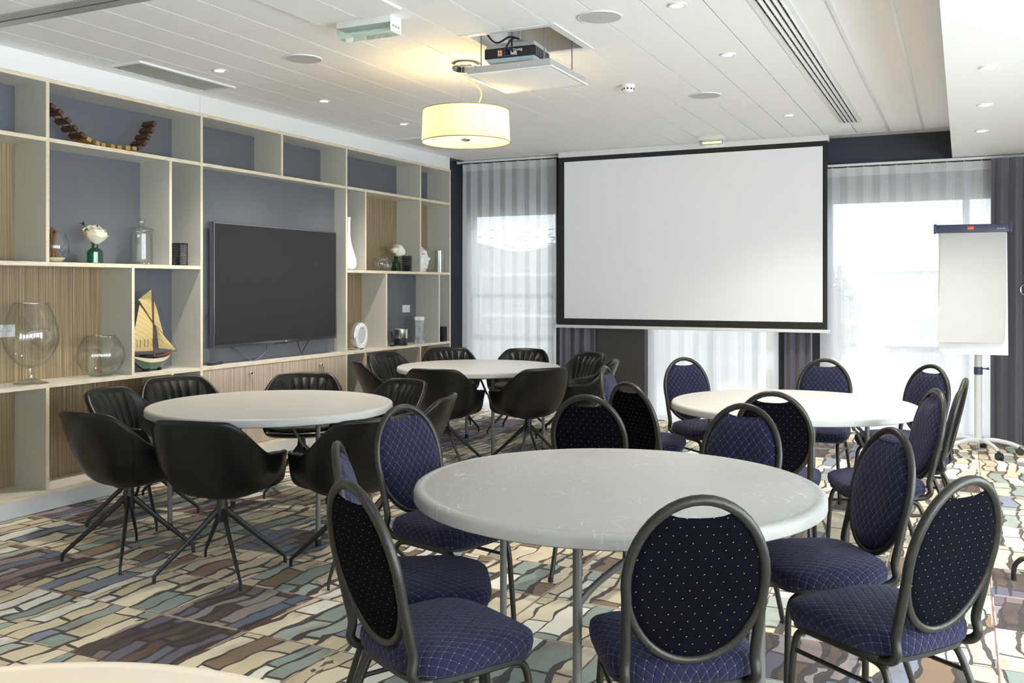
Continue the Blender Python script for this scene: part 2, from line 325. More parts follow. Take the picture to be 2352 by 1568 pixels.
def bm_prism(bm, poly, axis, a, b):
    """poly in the plane across axis ('x': (y,z), 'y': (x,z), 'z': (x,y)), extruded a..b"""
    def P(p, d): return (d, *p) if axis == 'x' else ((p[0], d, p[1]) if axis == 'y' else (*p, d))
    A = [bm.verts.new(P(p, a)) for p in poly]; B = [bm.verts.new(P(p, b)) for p in poly]; n = len(poly)
    bm.faces.new(list(reversed(A))); bm.faces.new(B)
    for i in range(n): bm.faces.new((A[i], A[(i + 1) % n], B[(i + 1) % n], B[i]))
def mesh(name, bm, mats, smooth=True, angle=40):
    bmesh.ops.recalc_face_normals(bm, faces=bm.faces)
    me = bpy.data.meshes.new(name); bm.to_mesh(me); bm.free()
    for m in (mats if isinstance(mats, (list, tuple)) else [mats]): me.materials.append(M[m] if isinstance(m, str) else m)
    if smooth:
        me.shade_smooth()
        me.set_sharp_from_angle(angle=math.radians(angle))
    return me
def link(name, me, parent=None, loc=(0, 0, 0), rot=(0, 0, 0)):
    o = bpy.data.objects.new(name, me); COL.objects.link(o); o.location = loc; o.rotation_euler = rot
    if parent: o.parent = parent
    return o
def obj(name, bm, mats, parent=None, loc=(0, 0, 0), rot=(0, 0, 0), smooth=True, angle=40): return link(name, mesh(name, bm, mats, smooth, angle), parent, loc, rot)
def box(name, x0, x1, y0, y1, z0, z1, mat, parent=None, bev=0.0):
    cx, cyy, cz = (x0 + x1) / 2, (y0 + y1) / 2, (z0 + z1) / 2
    bm = bmesh.new(); bm_box(bm, x0 - cx, x1 - cx, y0 - cyy, y1 - cyy, z0 - cz, z1 - cz, bev)
    return obj(name, bm, mat, parent, (cx, cyy, cz), smooth=bev > 0)
def tube(name, pts, r, mat, parent=None, seg=10, closed=False, flat=1.0, ref=None):
    bm = bmesh.new(); bm_tube(bm, pts, r, seg, closed, True, flat, ref); return obj(name, bm, mat, parent)
def lathe(name, prof, mat, parent=None, seg=32, loc=(0, 0, 0), angle=40):
    bm = bmesh.new(); bm_lathe(bm, prof, seg); return obj(name, bm, mat, parent, loc, angle=angle)
def bake(o, mods):
    """apply modifiers given as (type, settings) and return the plain mesh"""
    for typ, kw in mods:
        md = o.modifiers.new(typ, typ)
        for k, v in kw.items(): setattr(md, k, v)
    dg = bpy.context.evaluated_depsgraph_get(); dg.update()
    me = bpy.data.meshes.new_from_object(o.evaluated_get(dg)); o.modifiers.clear(); o.data = me; me.shade_smooth(); return me
def tag(o, label, cat, group=None, kind=None):
    o['label'] = label
    if cat: o['category'] = cat
    if group: o['group'] = group
    if kind: o['kind'] = kind
    return o
def thing(name, label, cat, loc=(0, 0, 0), rz=0.0, group=None):
    o = bpy.data.objects.new(name, None); COL.objects.link(o); o.empty_display_size = 0.1
    o.location = loc; o.rotation_euler = (0, 0, rz); return tag(o, label, cat, group)
def struct(o, label): o['kind'] = 'structure'; o['label'] = label; return o
def dup(root, loc, rz, label):
    r = root.copy(); COL.objects.link(r); r.location = loc; r.rotation_euler = (0, 0, rz); r['label'] = label
    for ch in list(root.children):
        c = ch.copy(); COL.objects.link(c); c.parent = r
        for g in list(ch.children):
            d = g.copy(); COL.objects.link(d); d.parent = c
    return r
def text(name, body, size, mat, parent, loc, rot, align='CENTER'):
    cu = bpy.data.curves.new(name, 'FONT'); cu.body = body; cu.size = size; cu.align_x = align; cu.align_y = 'CENTER'; cu.extrude = 0.0006; cu.resolution_u = 3
    tmp = bpy.data.objects.new(name, cu); COL.objects.link(tmp)
    dg = bpy.context.evaluated_depsgraph_get(); me = bpy.data.meshes.new_from_object(tmp.evaluated_get(dg))
    bpy.data.objects.remove(tmp); me.materials.clear(); me.materials.append(M[mat])
    return link(name, me, parent, loc, rot)
RV = Vector((math.cos(YAW), math.sin(YAW), 0)); FV = Vector((-math.sin(YAW), math.cos(YAW), 0))

# ------------------------------------------------------------------ room shell
CZ = 3.0            # ceiling
XL, XR, YB, YF = -5.74, 3.2, -3.2, 10.0
SX = -5.417         # front of the shelving
struct(box('floor', XL - 0.2, XR + 0.2, YB - 0.2, YF + 0.2, -0.1, 0, 'carpet'), 'stained-glass patterned carpet in cream, teal and brown')
struct(box('wall_left', XL - 0.15, XL, YB - 0.2, YF + 0.2, 0, 3.4, 'wallgrey'), 'off-white wall behind the shelving')
HX0, HX1, HY0, HY1 = -2.72, -2.14, 4.95, 5.54     # projector hatch
TOP = 3.025
bm = bmesh.new()
for b in ((XL, HX0, YB, YF), (HX1, XR, YB, YF), (HX0, HX1, YB, HY0), (HX0, HX1, HY1, YF)): bm_box(bm, *b, TOP, 3.4)
bm_box(bm, XL, XR, YB, 1.9, CZ, TOP)
ceil = struct(obj('ceiling', bm, 'ceilgap', smooth=False), 'white suspended ceiling of long panels')
tile_cache = {}
def tile(x0, x1, y0, y1, dz=0.0):
    gx, gy = 0.0042, 0.0012
    wx, wy = round(x1 - x0 - 2 * gx, 4), round(y1 - y0 - 2 * gy, 4)
    if (wx, wy) not in tile_cache:
        bm = bmesh.new(); bm_box(bm, -wx / 2, wx / 2, -wy / 2, wy / 2, 0, 0.024)
        for v in bm.verts:
            pass
        tile_cache[(wx, wy)] = mesh('tile', bm, 'ceil', False)
    link('tile', tile_cache[(wx, wy)], ceil, ((x0 + x1) / 2, (y0 + y1) / 2, CZ + dz))
cols = [-0.34 - 0.3 * k for k in range(18)]
ys = [1.9, 3.1, 3.44], [3.6, 4.3, 5.5, 6.7, 7.9, 9.1, 9.78]
def tiles_between(x0, x1, special=True):
    for yy in ys:
        for a, b in zip(yy, yy[1:]):
            if special and a == 4.3 and x0 > -2.76 and x1 < -2.1:
                tile(x0, x1, 4.3, HY0 - 0.02)
            elif special and a == 5.5 and x0 > -2.76 and x1 < -2.1: tile(x0, x1, HY1 + 0.02, b)
            else: tile(x0, x1, a, b, -0.014 if (a == 3.6 and -3.36 < x0 < -2.8) else 0.0)
for k in range(17):
    tiles_between(cols[k + 1], cols[k])
tiles_between(-0.34, -0.09)
box('edge_trim', SX, -0.09, 9.78, YF, CZ - 0.004, TOP, 'white', ceil)
for x in (-0.64, -0.34): box('ceiling_rail', x - 0.011, x + 0.011, 1.9, 9.78, CZ - 0.008, CZ + 0.02, 'whitemetal', ceil)
struct(box('ceiling_bulkhead', -0.09, XR, YB, YF, 2.72, TOP, 'white'), 'lowered white plaster bulkhead along the right side')
# folding-wall track
tr = thing('partition_track', 'grey aluminium folding-wall track across the ceiling, top left', 'track', (-2.7, 3.52, CZ))
box('track_rail', -2.72, 2.6, -0.08, -0.008, -0.006, 0.02, 'alu', tr); box('track_rail', -2.72, 2.6, 0.008, 0.08, -0.006, 0.02, 'alu', tr)
box('track_slot', -2.72, 2.6, -0.008, 0.008, 0.006, 0.022, 'dark', tr)

# window wall: openings measured along X, head at 2.38
WH = 2.38
W1, W2, W3 = (-5.40, -4.23), (-3.13, -1.74), (-1.25, 2.9)
bm = bmesh.new()
def seg(x0, x1, z0, z1): bm_box(bm, x0, x1, YF, YF + 0.12, z0, z1)
seg(XL - 0.15, XR + 0.2, WH, 3.4)
for a, b in ((XL - 0.15, W1[0]), (W1[1], W2[0]), (W2[1], W3[0]), (W3[1], XR + 0.2)): seg(a, b, 0, WH)
struct(obj('wall_back', bm, 'navywall', smooth=False), 'slate navy window wall')
struct(box('trim_1', -3.70, -3.14, YF - 0.16, YF, 0, CZ, 'wallpaper'), 'charcoal wallpapered pier under the projection screen')
struct(box('trim_2', -4.25, -4.19, YF - 0.05, YF, 0, CZ, 'black'), 'black window post at the left of the screen')
struct(box('trim_3', -1.74, -1.66, YF - 0.05, YF, 0, CZ, 'black'), 'black window post under the screen')
def window(n, x0, x1, mull, label):
    root = bpy.data.objects.new('window_%d' % n, None); COL.objects.link(root); struct(root, label)
    y0, y1 = YF + 0.03, YF + 0.09
    for a, b in ((x0, x0 + 0.05), (x1 - 0.05, x1)): box('frame', a, b, y0, y1, 0, WH, 'greymetal', root)
    box('frame', x0, x1, y0, y1, WH - 0.05, WH, 'greymetal', root); box('frame', x0, x1, y0, y1, 0, 0.06, 'greymetal', root)
    xs = [x0] + list(mull) + [x1]
    for m in mull: box('frame', m - 0.03, m + 0.03, y0, y1, 0, WH, 'greymetal', root)
    for a, b in zip(xs, xs[1:]): box('pane', a + 0.03, b - 0.03, YF + 0.055, YF + 0.063, 0.05, WH - 0.04, 'dimglass', root)
window(1, *W1, (), 'window left of the projection screen'); window(2, *W2, (-2.42,), 'window behind the projection screen'); window(3, *W3, (0.03, 1.4), 'wide window behind the flipchart')
def guard(label, x0, x1):
    g = thing('guard_rail', label, 'railing', ((x0 + x1) / 2, YF + 0.19, 0)); hw = (x1 - x0) / 2
    for z in (1.13, 1.625): box('rail', -hw, hw, -0.012, 0.012, z - 0.019, z + 0.019, 'frosted', g)
    for s in (-1, 1): box('bracket', s * hw - 0.02, s * hw + 0.02, -0.03, 0.03, 1.0, 1.70, 'whitemetal', g)
guard('white two-bar guard rail outside the window left of the screen', W1[0] + 0.03, W1[1] + 0.02)
guard('white two-bar guard rail outside the wide window behind the flipchart', W3[0] + 0.10, W3[1])
# right and rear walls with big daylight windows (seen only in the glass vessels' reflections)
bm = bmesh.new()
rw = [(-2.6, -0.9), (-0.4, 1.3), (1.7, 3.6), (4.0, 5.9)]
bm_box(bm, XR, XR + 0.15, YB, YF + 0.2, 2.45, 3.4); bm_box(bm, XR, XR + 0.15, YB, YF + 0.2, 0, 0.12)
ed = [YB] + [e for r in rw for e in r] + [YF + 0.2]
for a, b in zip(ed[::2], ed[1::2]): bm_box(bm, XR, XR + 0.15, a, b, 0.12, 2.45)
struct(obj('wall_right', bm, 'wallgrey', smooth=False), 'off-white wall with a row of windows')
bm = bmesh.new()
bw = []
bm_box(bm, XL, XR, YB - 0.15, YB, 2.6, 3.4); bm_box(bm, XL, XR, YB - 0.15, YB, 0, 0.12)
ed = [XL] + [e for r in bw for e in r] + [XR]
for a, b in zip(ed[::2], ed[1::2]): bm_box(bm, a, b, YB - 0.15, YB, 0.12, 2.6)
struct(obj('wall_front', bm, 'wallgrey', smooth=False), 'off-white wall behind the viewer with windows')
n = 4
for a, b in rw:
    r = bpy.data.objects.new('window_%d' % n, None); COL.objects.link(r); struct(r, 'window in the right wall'); n += 1
    box('pane', XR + 0.07, XR + 0.078, a, b, 0.12, 2.45, 'glass', r)
    for e in (a, b): box('frame', XR + 0.04, XR + 0.1, e - 0.03, e + 0.03, 0.12, 2.45, 'greymetal', r)
for a, b in bw:
    r = bpy.data.objects.new('window_%d' % n, None); COL.objects.link(r); struct(r, 'window in the rear wall'); n += 1
    box('pane', a, b, YB - 0.08, YB - 0.072, 0.12, 2.6, 'glass', r)
    for e in (a, b): box('frame', e - 0.03, e + 0.03, YB - 0.1, YB - 0.04, 0.12, 2.6, 'greymetal', r)
def portal(name, loc, rot, sx, sy):
    l = bpy.data.lights.new(name, 'AREA'); l.shape = 'RECTANGLE'; l.size = sx; l.size_y = sy; l.cycles.is_portal = True
    o = bpy.data.objects.new(name, l); COL.objects.link(o); o.location = loc; o.rotation_euler = rot
for a, b in (W1, W2, W3): portal('daylight_portal', ((a + b) / 2, YF + 0.13, WH / 2), (-PI / 2, 0, 0), b - a, WH)
for a, b in rw: portal('daylight_portal', (XR + 0.16, (a + b) / 2, 1.28), (0, PI / 2, 0), 2.33, b - a)
for a, b in bw: portal('daylight_portal', ((a + b) / 2, YB - 0.16, 1.36), (PI / 2, 0, 0), b - a, 2.48)

# ------------------------------------------------------------------ shelving wall
shelf = thing('shelving_wall', 'built-in open shelving wall of pale boards with birch edges and cabinet doors', 'shelving', (SX, 6.0, 0))
SY0, SY1 = 2.3, 9.55
XBK = XL + 0.012
def board(name, y0, y1, z0, z1, mat, x1=SX, x0=XBK):
    cyy, cz = (y0 + y1) / 2, (z0 + z1) / 2; cx = (x0 + x1) / 2
    bm = bmesh.new(); bm_box(bm, x0 - cx, x1 - cx, y0 - cyy, y1 - cyy, z0 - cz, z1 - cz)
    bm.normal_update()
    for f in bm.faces: f.material_index = 1 if f.normal.x > 0.9 else 0
    return obj(name, bm, [mat, 'edge'], shelf, (cx - SX, cyy - 6.0, cz), smooth=False)
ZR = [(0.118, 0.148), (0.818, 0.844), (1.620, 1.647), (2.438, 2.464), (2.828, 2.855)]
T = 0.0125
FULL = (SY0 + T, 5.568, 7.493, SY1 - T)
TVY = (5.568, 7.493)
for a, b in zip(FULL, FULL[1:]):
    for k, (z0, z1) in enumerate(ZR):
        if k == 2 and a == TVY[0]: continue
        board('shelf', a + T, b - T, z0, z1, 'lam')
for y in FULL: board('upright', y - T, y + T, ZR[0][0], ZR[4][1], 'shelfgrey')
rows = {0: (4.19, 5.265, 7.818, 8.874), 1: (4.892, 8.196, 9.285), 2: (4.19, 5.247, 7.818, 8.874), 3: (4.19, 6.536, 8.874)}
for k, yy in rows.items():
    for y in yy: board('upright', y - T, y + T, ZR[k][1], ZR[k + 1][0], 'shelfgrey')
back = [(0, SY0, 4.19, 'wood'), (0, 4.19, 5.265, 'wood'), (0, 5.265, 5.568, 'slate'), (0, 7.493, 7.818, 'slate'), (0, 7.818, 8.874, 'wood'), (0, 8.874, SY1, 'wood'),
        (1, SY0, 4.892, 'wood'), (1, 4.892, 5.568, 'slate'), (1, 7.493, 8.196, 'wood'), (1, 8.196, 9.285, 'slate'), (1, 9.285, SY1, 'slate'),
        (2, SY0, 4.19, 'wood'), (2, 4.19, 5.247, 'slate'), (2, 5.247, 5.568, 'slate'), (2, 7.493, 7.818, 'slate'), (2, 7.818, 8.874, 'wood'), (2, 8.874, SY1, 'wood'),
        (3, SY0, 4.19, 'slate'), (3, 4.19, 5.568, 'slate'), (3, 5.568, 6.536, 'slate'), (3, 6.536, 7.493, 'slate'), (3, 7.493, 8.874, 'slate'), (3, 8.874, SY1, 'slate')]
for k, a, b, m in back:
    box('back_panel', XBK - 0.010 - SX, XBK + 0.004 - SX, a + T - 6, b - T - 6, ZR[k][1], ZR[k + 1][0], m, shelf)
box('back_panel', -5.57 - SX, -5.553 - SX, TVY[0] + T - 6, TVY[1] - T - 6, ZR[1][1], ZR[3][0], 'slate', shelf)
dy = [5.581, 6.072, 6.547, 7.027, 7.480]
for i, (a, b) in enumerate(zip(dy, dy[1:])):
    d = box('door', -0.022, -0.004, a + 0.002 - 6, b - 0.002 - 6, 0.151, 0.815, 'doorwood', shelf)
    if i in (1, 3):
        kn = lathe('knob', [(0, 0.028), (0.010, 0.027), (0.0155, 0.020), (0.013, 0.012), (0.006, 0.008), (0.006, 0)], 'chrome', d, 16)
        kn.location = (0.009, -(b - a) / 2 + 0.05, 0.27); kn.rotation_euler = (0, PI / 2, 0)
        if i == 3:
            tube('key', [(0.02, -(b - a) / 2 + 0.075, 0.262), (0.026, -(b - a) / 2 + 0.085, 0.245), (0.024, -(b - a) / 2 + 0.09, 0.20)], 0.004, 'silver', d, 6)
            bm = bmesh.new(); bm_prism(bm, [(-0.012, -0.02), (0.012, -0.022), (0.014, 0.0), (0.0, 0.012), (-0.014, 0.0)], 'x', 0, 0.003); obj('key', bm, 'silver', d, (0.022, -(b - a) / 2 + 0.095, 0.185))
box('plinth', -0.30, -0.054, SY0 - 6, SY1 - 6, 0.0, 0.118, 'white', shelf)
for a, b in ((SY0, 5.56), (5.56, SY1)): box('fascia_panel', -0.30, -0.012, a + 0.001 - 6, b - 0.001 - 6, ZR[4][1], CZ - 0.001, 'white', shelf)

# ------------------------------------------------------------------ television and cables
tv = thing('television', 'large flat black television mounted on the slate niche wall', 'television', (-5.49, 6.567, 1.0))
box('bezel', -0.02, 0.03, -0.82, 0.82, -0.015, 1.01, 'tvframe', tv, 0.004)
box('screen', 0.029, 0.0325, -0.808, 0.808, 0.008, 0.998, 'tvblack', tv)
box('mount', -0.063, -0.02, -0.3, 0.3, 0.3, 0.7, 'black', tv)
box('sensor', -0.01, 0.02, -0.03, 0.10, -0.024, -0.015, 'black', tv)
text('logo', 'LG', 0.014, 'printwhite', tv, (0.0335, 0.075, -0.004), (PI / 2, 0, PI / 2))
tag(tube('power_cable', catmull([(-5.52, 6.02, 0.983), (-5.50, 6.10, 0.93), (-5.48, 6.17, 0.875), (-5.47, 6.21, 0.852), (-5.48, 6.3, 0.862), (-5.49, 6.41, 0.92), (-5.51, 6.44, 0.983)], 6), 0.005, 'cablegrey', seg=6), 'blue-grey cable looping below the television onto the ledge', 'cable')
tag(tube('signal_cable', catmull([(-5.52, 6.87, 0.985), (-5.51, 6.89, 0.92), (-5.50, 6.905, 0.875), (-5.50, 6.92, 0.875), (-5.51, 6.98, 0.93), (-5.52, 7.05, 0.985)], 6), 0.004, 'black', seg=6), 'short black cable hanging in a V below the television', 'cable')
tag(tube('antenna_cable', catmull([(-5.545, 5.77, 1.27), (-5.53, 5.68, 1.20), (-5.53, 5.62, 1.11), (-5.53, 5.67, 1.04), (-5.54, 5.80, 1.02)], 6), 0.004, 'cablegrey', seg=6), 'thin blue cable bowing out at the left edge of the television', 'cable')
rm = thing('remote_control', 'black remote control lying on the ledge under the television', 'remote control', (-5.50, 5.80, 0.844), 0.2)
bm = bmesh.new(); bm_box(bm, -0.022, 0.022, -0.09, 0.09, 0, 0.022, 0.008); obj('case', bm, 'black', rm)
for i in range(6):
    for j in (-1, 0, 1): lathe('button', [(0.004, 0), (0.004, 0.002), (0, 0.0025)], 'greymetal', rm, 8, (j * 0.011, -0.06 + i * 0.02, 0.0215))

# ------------------------------------------------------------------ things on the shelves
Z1, Z2, Z3 = 0.844, 1.647, 2.464
def socket(loc, n, label):
    s = thing('wall_socket', label, 'socket', loc)
    wv = 0.075 * n
    box('plate', 0, 0.011, -wv / 2, wv / 2, -0.042, 0.042, 'whitemetal', s, 0.003)
    for i in range(n):
        yy = -wv / 2 + 0.0375 + i * 0.075
        r = lathe('outlet', [(0.024, 0), (0.026, 0.003), (0.021, 0.003), (0.019, -0.004), (0, -0.004)], 'white', s, 20, (0.0115, yy, 0)); r.rotation_euler = (0, PI / 2, 0)
        for q in (-1, 1): box('pin_hole', 0.008, 0.0118, yy + q * 0.009 - 0.0025, yy + q * 0.009 + 0.0025, -0.0025, 0.0025, 'dark', s)
socket((XBK + 0.004, 4.06, 1.19), 3, 'white triple wall socket on the wood panel behind the brandy glass')
socket((XBK + 0.004, 9.05, 1.23), 2, 'white double wall socket on the slate panel above the silver speaker')

bg_ = thing('glass_goblet', 'oversized clear glass brandy goblet on the wood-backed shelf', 'goblet', (-5.548, 4.165, Z1))
lathe('foot', [(0, 0.012), (0.02, 0.012), (0.05, 0.007), (0.108, 0.0), (0.108, 0.004), (0.055, 0.018), (0.022, 0.035), (0.018, 0.06), (0.022, 0.10)], 'vessel', bg_, 40)
lathe('bowl', [(0.0, 0.10), (0.03, 0.102), (0.075, 0.125), (0.125, 0.175), (0.16, 0.24), (0.172, 0.30), (0.165, 0.37), (0.143, 0.44), (0.118, 0.50), (0.104, 0.53)], 'vessel', bg_, 48, angle=180)
tube('rim', [(0.104 * math.cos(2 * PI * k / 40), 0.104 * math.sin(2 * PI * k / 40), 0.53) for k in range(40)], 0.0025, 'vessel', bg_, 6, True)
fb = thing('glass_bowl', 'round clear glass fishbowl beside the brandy goblet', 'bowl', (-5.565, 4.735, Z1))
lathe('bowl', [(0, 0.006), (0.075, 0.004), (0.085, 0.008), (0.125, 0.045), (0.155, 0.10), (0.163, 0.15), (0.153, 0.20), (0.13, 0.245), (0.10, 0.285)], 'vessel', fb, 48, angle=180)
lathe('base', [(0, 0), (0.072, 0), (0.08, 0.006), (0.06, 0.016), (0, 0.018)], 'vessel', fb, 40)
tube('rim', [(0.10 * math.cos(2 * PI * k / 40), 0.10 * math.sin(2 * PI * k / 40), 0.285) for k in range(40)], 0.0025, 'vessel', fb, 6, True)
cb = thing('cinnamon_bowl', 'glass bowl of brown bark sticks half hidden by the shelf post', 'bowl', (-5.56, 4.345, Z2))
lathe('bowl', [(0, 0.004), (0.05, 0.004), (0.075, 0.03), (0.098, 0.085), (0.095, 0.14), (0.075, 0.195)], 'vessel', cb, 40, angle=180)
lathe('sand', [(0, 0.006), (0.05, 0.006), (0.072, 0.03), (0.07, 0.034), (0, 0.036)], 'sand', cb, 32)
for i in range(9):
    a = i * 0.7; tube('bark_stick', [(0.045 * math.cos(a), 0.045 * math.sin(a), 0.03), (-0.02 * math.cos(a) + 0.01, -0.045 + 0.006 * i, 0.15), (-0.045 * math.cos(a), -0.055 + 0.008 * i, 0.20 + 0.012 * (i % 4))], 0.009, 'stick', cb, 7)
def rose(parent, c, s, mat='petal', tilt=(0, 0, 0)):
    Rt = Matrix.Rotation(tilt[1], 3, 'Y') @ Matrix.Rotation(tilt[0], 3, 'X')
    for ring, (n, r, top, op) in enumerate(((3, 0.42, 78, 0.0), (3, 0.58, 66, 0.06), (4, 0.74, 52, 0.14), (5, 0.88, 38, 0.28), (5, 0.98, 16, 0.42))):
        for k in range(n):
            a0 = 2 * PI * k / n + ring * 0.7; wd = 2 * PI / n * 1.25
            def fn(u, v):
                q = 2 * u - 1; a = a0 + 0.5 * q * wd; el = math.radians(-80 + (80 + top - 14 * q * q) * v)
                rr = s * (r + op * v ** 4 + 0.03 * ring * q)
                return Rt @ Vector((rr * math.cos(el) * math.cos(a), rr * math.cos(el) * math.sin(a), rr * math.sin(el) * (1.05 + 0.55 * (1 - r)))) + Vector(c)
            bm = bmesh.new(); bm_grid(bm, fn, 8, 8); obj('petal', bm, mat, parent, angle=180)
def leafblade(parent, base, d, L, wd, mat='leaf'):
    d = Vector(d).normalized(); s = d.cross(Vector((0, 0, 1))); s = s.normalized() if s.length > 0.01 else Vector((1, 0, 0)); u = s.cross(d)
    bm = bmesh.new(); bm_grid(bm, lambda a, b: Vector(base) + d * (L * b) + s * (wd * (a - 0.5) * 2 * math.sin(PI * (0.06 + 0.9 * b)) ** 0.8) + u * (0.2 * wd * abs(a - 0.5)), 5, 6)
    obj('leaf', bm, mat, parent, angle=180)
def flower_bottle(loc, label, h=0.155, wd=0.047):
    b = thing('flower_bottle', label, 'vase', loc, 0.25)
    sq = lambda r, z: [(x * r, y * r, z) for x, y in ((1, 0.55), (0.55, 1), (-0.55, 1), (-1, 0.55), (-1, -0.55), (-0.55, -1), (0.55, -1), (1, -0.55))]
    bm = bmesh.new(); rings = [[bm.verts.new(p) for p in sq(r, z)] for r, z in ((wd * 0.9, 0), (wd, 0.006), (wd, h * 0.52), (wd * 0.85, h * 0.6), (wd * 0.42, h * 0.72), (wd * 0.40, h * 0.9), (wd * 0.5, h * 0.92), (wd * 0.5, h * 0.98), (wd * 0.4, h))]
    bm.faces.new(list(reversed(rings[0])))
    for A, B in zip(rings, rings[1:]):
        for k in range(8): bm.faces.new((A[k], A[(k + 1) % 8], B[(k + 1) % 8], B[k]))
    obj('bottle', bm, 'greenglass', b, angle=25)
    return b
b1 = flower_bottle((-5.53, 4.655, Z2), 'green glass bottle holding one large ivory rose')
tube('stem', catmull([(0.02, -0.02, 0.01), (0.0, 0.0, 0.1), (0.005, 0.0, 0.19)], 5), 0.0035, 'stem', b1, 6)
rose(b1, (0.01, -0.005, 0.205), 0.062, 'petal', (0.15, 0.45))
tube('stem', catmull([(0.0, 0.0, 0.15), (-0.01, -0.05, 0.22), (0.0, -0.10, 0.255), (0.0, -0.13, 0.265)], 5), 0.0022, 'leaf', b1, 5)
for p, d in (((0, -0.085, 0.245), (0, -0.6, -0.6)), ((0, -0.10, 0.252), (0.1, -0.9, -0.2)), ((0, -0.115, 0.26), (-0.1, -0.3, 0.7)), ((0, -0.125, 0.265), (0, -1, 0.4)), ((0, -0.05, 0.22), (0.3, 0.2, 0.9)), ((0, 0.03, 0.16), (0.2, 0.9, -0.1)), ((0, 0.02, 0.24), (0.0, 0.2, 0.9))):
    leafblade(b1, p, d, 0.034, 0.011)
leafblade(b1, (0.02, 0.05, 0.18), (0.1, 0.45, 0.9), 0.07, 0.022, 'petal')
for i, q in enumerate((-0.03, -0.008, 0.012, 0.028)): tube('twig', [(-0.02, q * 0.5, 0.2), (-0.02, q, 0.305 + 0.006 * (i % 2))], 0.001, 'stick', b1, 5)
jar = thing('glass_jar', 'tall lidded clear glass storage jar with round knob', 'jar', (-5.545, 5.085, Z2))
lathe('body', [(0, 0.012), (0.075, 0.01), (0.086, 0.0), (0.088, 0.008), (0.079, 0.022), (0.079, 0.235), (0.075, 0.24)], 'vessel', jar, 40)
lathe('inner_wall', [(0, 0.02), (0.070, 0.022), (0.073, 0.04), (0.073, 0.23)], 'vessel', jar, 40, angle=180)
ld = lathe('lid', [(0.066, 0.228), (0.070, 0.245), (0.088, 0.248), (0.089, 0.258), (0.080, 0.27), (0.045, 0.278), (0.018, 0.29), (0.014, 0.298)], 'vessel', jar, 40, angle=60)
lathe('lid_knob', [(0.014, 0.296), (0.024, 0.308), (0.0275, 0.322), (0.024, 0.337), (0.013, 0.348), (0, 0.351)], 'vessel', ld, 24, angle=180)
def lantern(loc, rz, wd, h, label):
    L = thing('filigree_lantern', label, 'lantern', loc, rz); hw = wd / 2
    box('base', -hw - 0.003, hw + 0.003, -hw - 0.003, hw + 0.003, 0, 0.006, 'lantern', L); box('lid', -hw - 0.002, hw + 0.002, -hw - 0.002, hw + 0.002, h - 0.005, h, 'lantern', L)
    for a in (-1, 1):
        for b in (-1, 1): box('corner_post', a * hw - 0.005 * (a + 1) / 1 + (0.005 if a < 0 else 0) - 0.0, a * hw + 0.005 - 0.005 * (a + 1) / 2, b * hw - 0.005, b * hw + 0.005, 0.005, h - 0.005, 'lantern', L) if False else box('corner_post', a * (hw - 0.004) - 0.004, a * (hw - 0.004) + 0.004, b * (hw - 0.004) - 0.004, b * (hw - 0.004) + 0.004, 0.005, h - 0.005, 'lantern', L)
    for side in range(4):
        bm = bmesh.new(); nx, nz = 4, max(5, int(h / wd * 4)); iw = wd - 0.014; ih = h - 0.014
        for i in range(nx):
            for j in range(nz):
                cx = -iw / 2 + (i + 0.5) * iw / nx; cz = 0.007 + (j + 0.5) * ih / nz; r = min(iw / nx, ih / nz) * 0.52
                bm_tube(bm, [(cx + r * math.cos(2 * PI * k / 8), -hw + 0.003, cz + r * math.sin(2 * PI * k / 8)) for k in range(8)], 0.0022, 4, True)
                bm_tube(bm, [(cx - r, -hw + 0.003, cz - r), (cx + r, -hw + 0.003, cz + r)], 0.0020, 4)
        obj('filigree_panel', bm, 'lantern', L, rot=(0, 0, side * PI / 2))
    lathe('candle', [(0, 0.006), (wd * 0.28, 0.006), (wd * 0.28, h * 0.4), (0, h * 0.41)], 'dark', L, 16)
lantern((-5.50, 5.42, Z2), 0.0, 0.085, 0.175, 'black filigree lantern alone in the narrow bay beside the glass jar')
lantern((-5.50, 8.72, Z2), 0.55, 0.11, 0.172, 'black filigree lantern behind the white flowers')
lantern((-5.50, 9.475, Z1), 0.1, 0.10, 0.17, 'black filigree lantern in the lower corner bay by the window')

# wooden slatted track sculpture
tk = thing('slatted_wood_sculpture', 'curved ladder-like sculpture of dark and light wooden blocks on the top shelf', 'sculpture', (-5.53, 4.695, Z3))
path = [(-0.47, 0.235), (-0.40, 0.215), (-0.28, 0.13), (-0.16, 0.055), (-0.07, 0.022), (0.02, 0.016), (0.12, 0.018), (0.22, 0.024), (0.30, 0.035), (0.365, 0.09), (0.405, 0.155), (0.435, 0.215), (0.455, 0.255)]
pp = catmull([(0, y, z) for y, z in path], 6)
for xo in (-0.035, 0.035): tube('rail', [(xo, p.y, p.z) for p in pp], 0.006, 'brown', tk, 6)
acc = 0.0; prev = pp[0]; k = 0; cache = {}
for i in range(1, len(pp)):
    acc += (pp[i] - prev).length; 
    if acc > 0.056:
        acc = 0; tg = (pp[i] - pp[i - 1]).normalized(); mid = -0.14 < pp[i].y < 0.30
        mt = 'oak' if mid else 'brown'
        if mt not in cache:
            bm = bmesh.new(); bm_box(bm, -0.065, 0.065, -0.018, 0.018, -0.014, 0.014); cache[mt] = mesh('slat', bm, mt, False)
        o = link('slat', cache[mt], tk, (random.uniform(-0.012, 0.012), pp[i].y, pp[i].z + 0.004)); o.rotation_euler = (math.atan2(tg.z, tg.y), 0, random.uniform(-0.08, 0.08)); k += 1
    prev = pp[i]

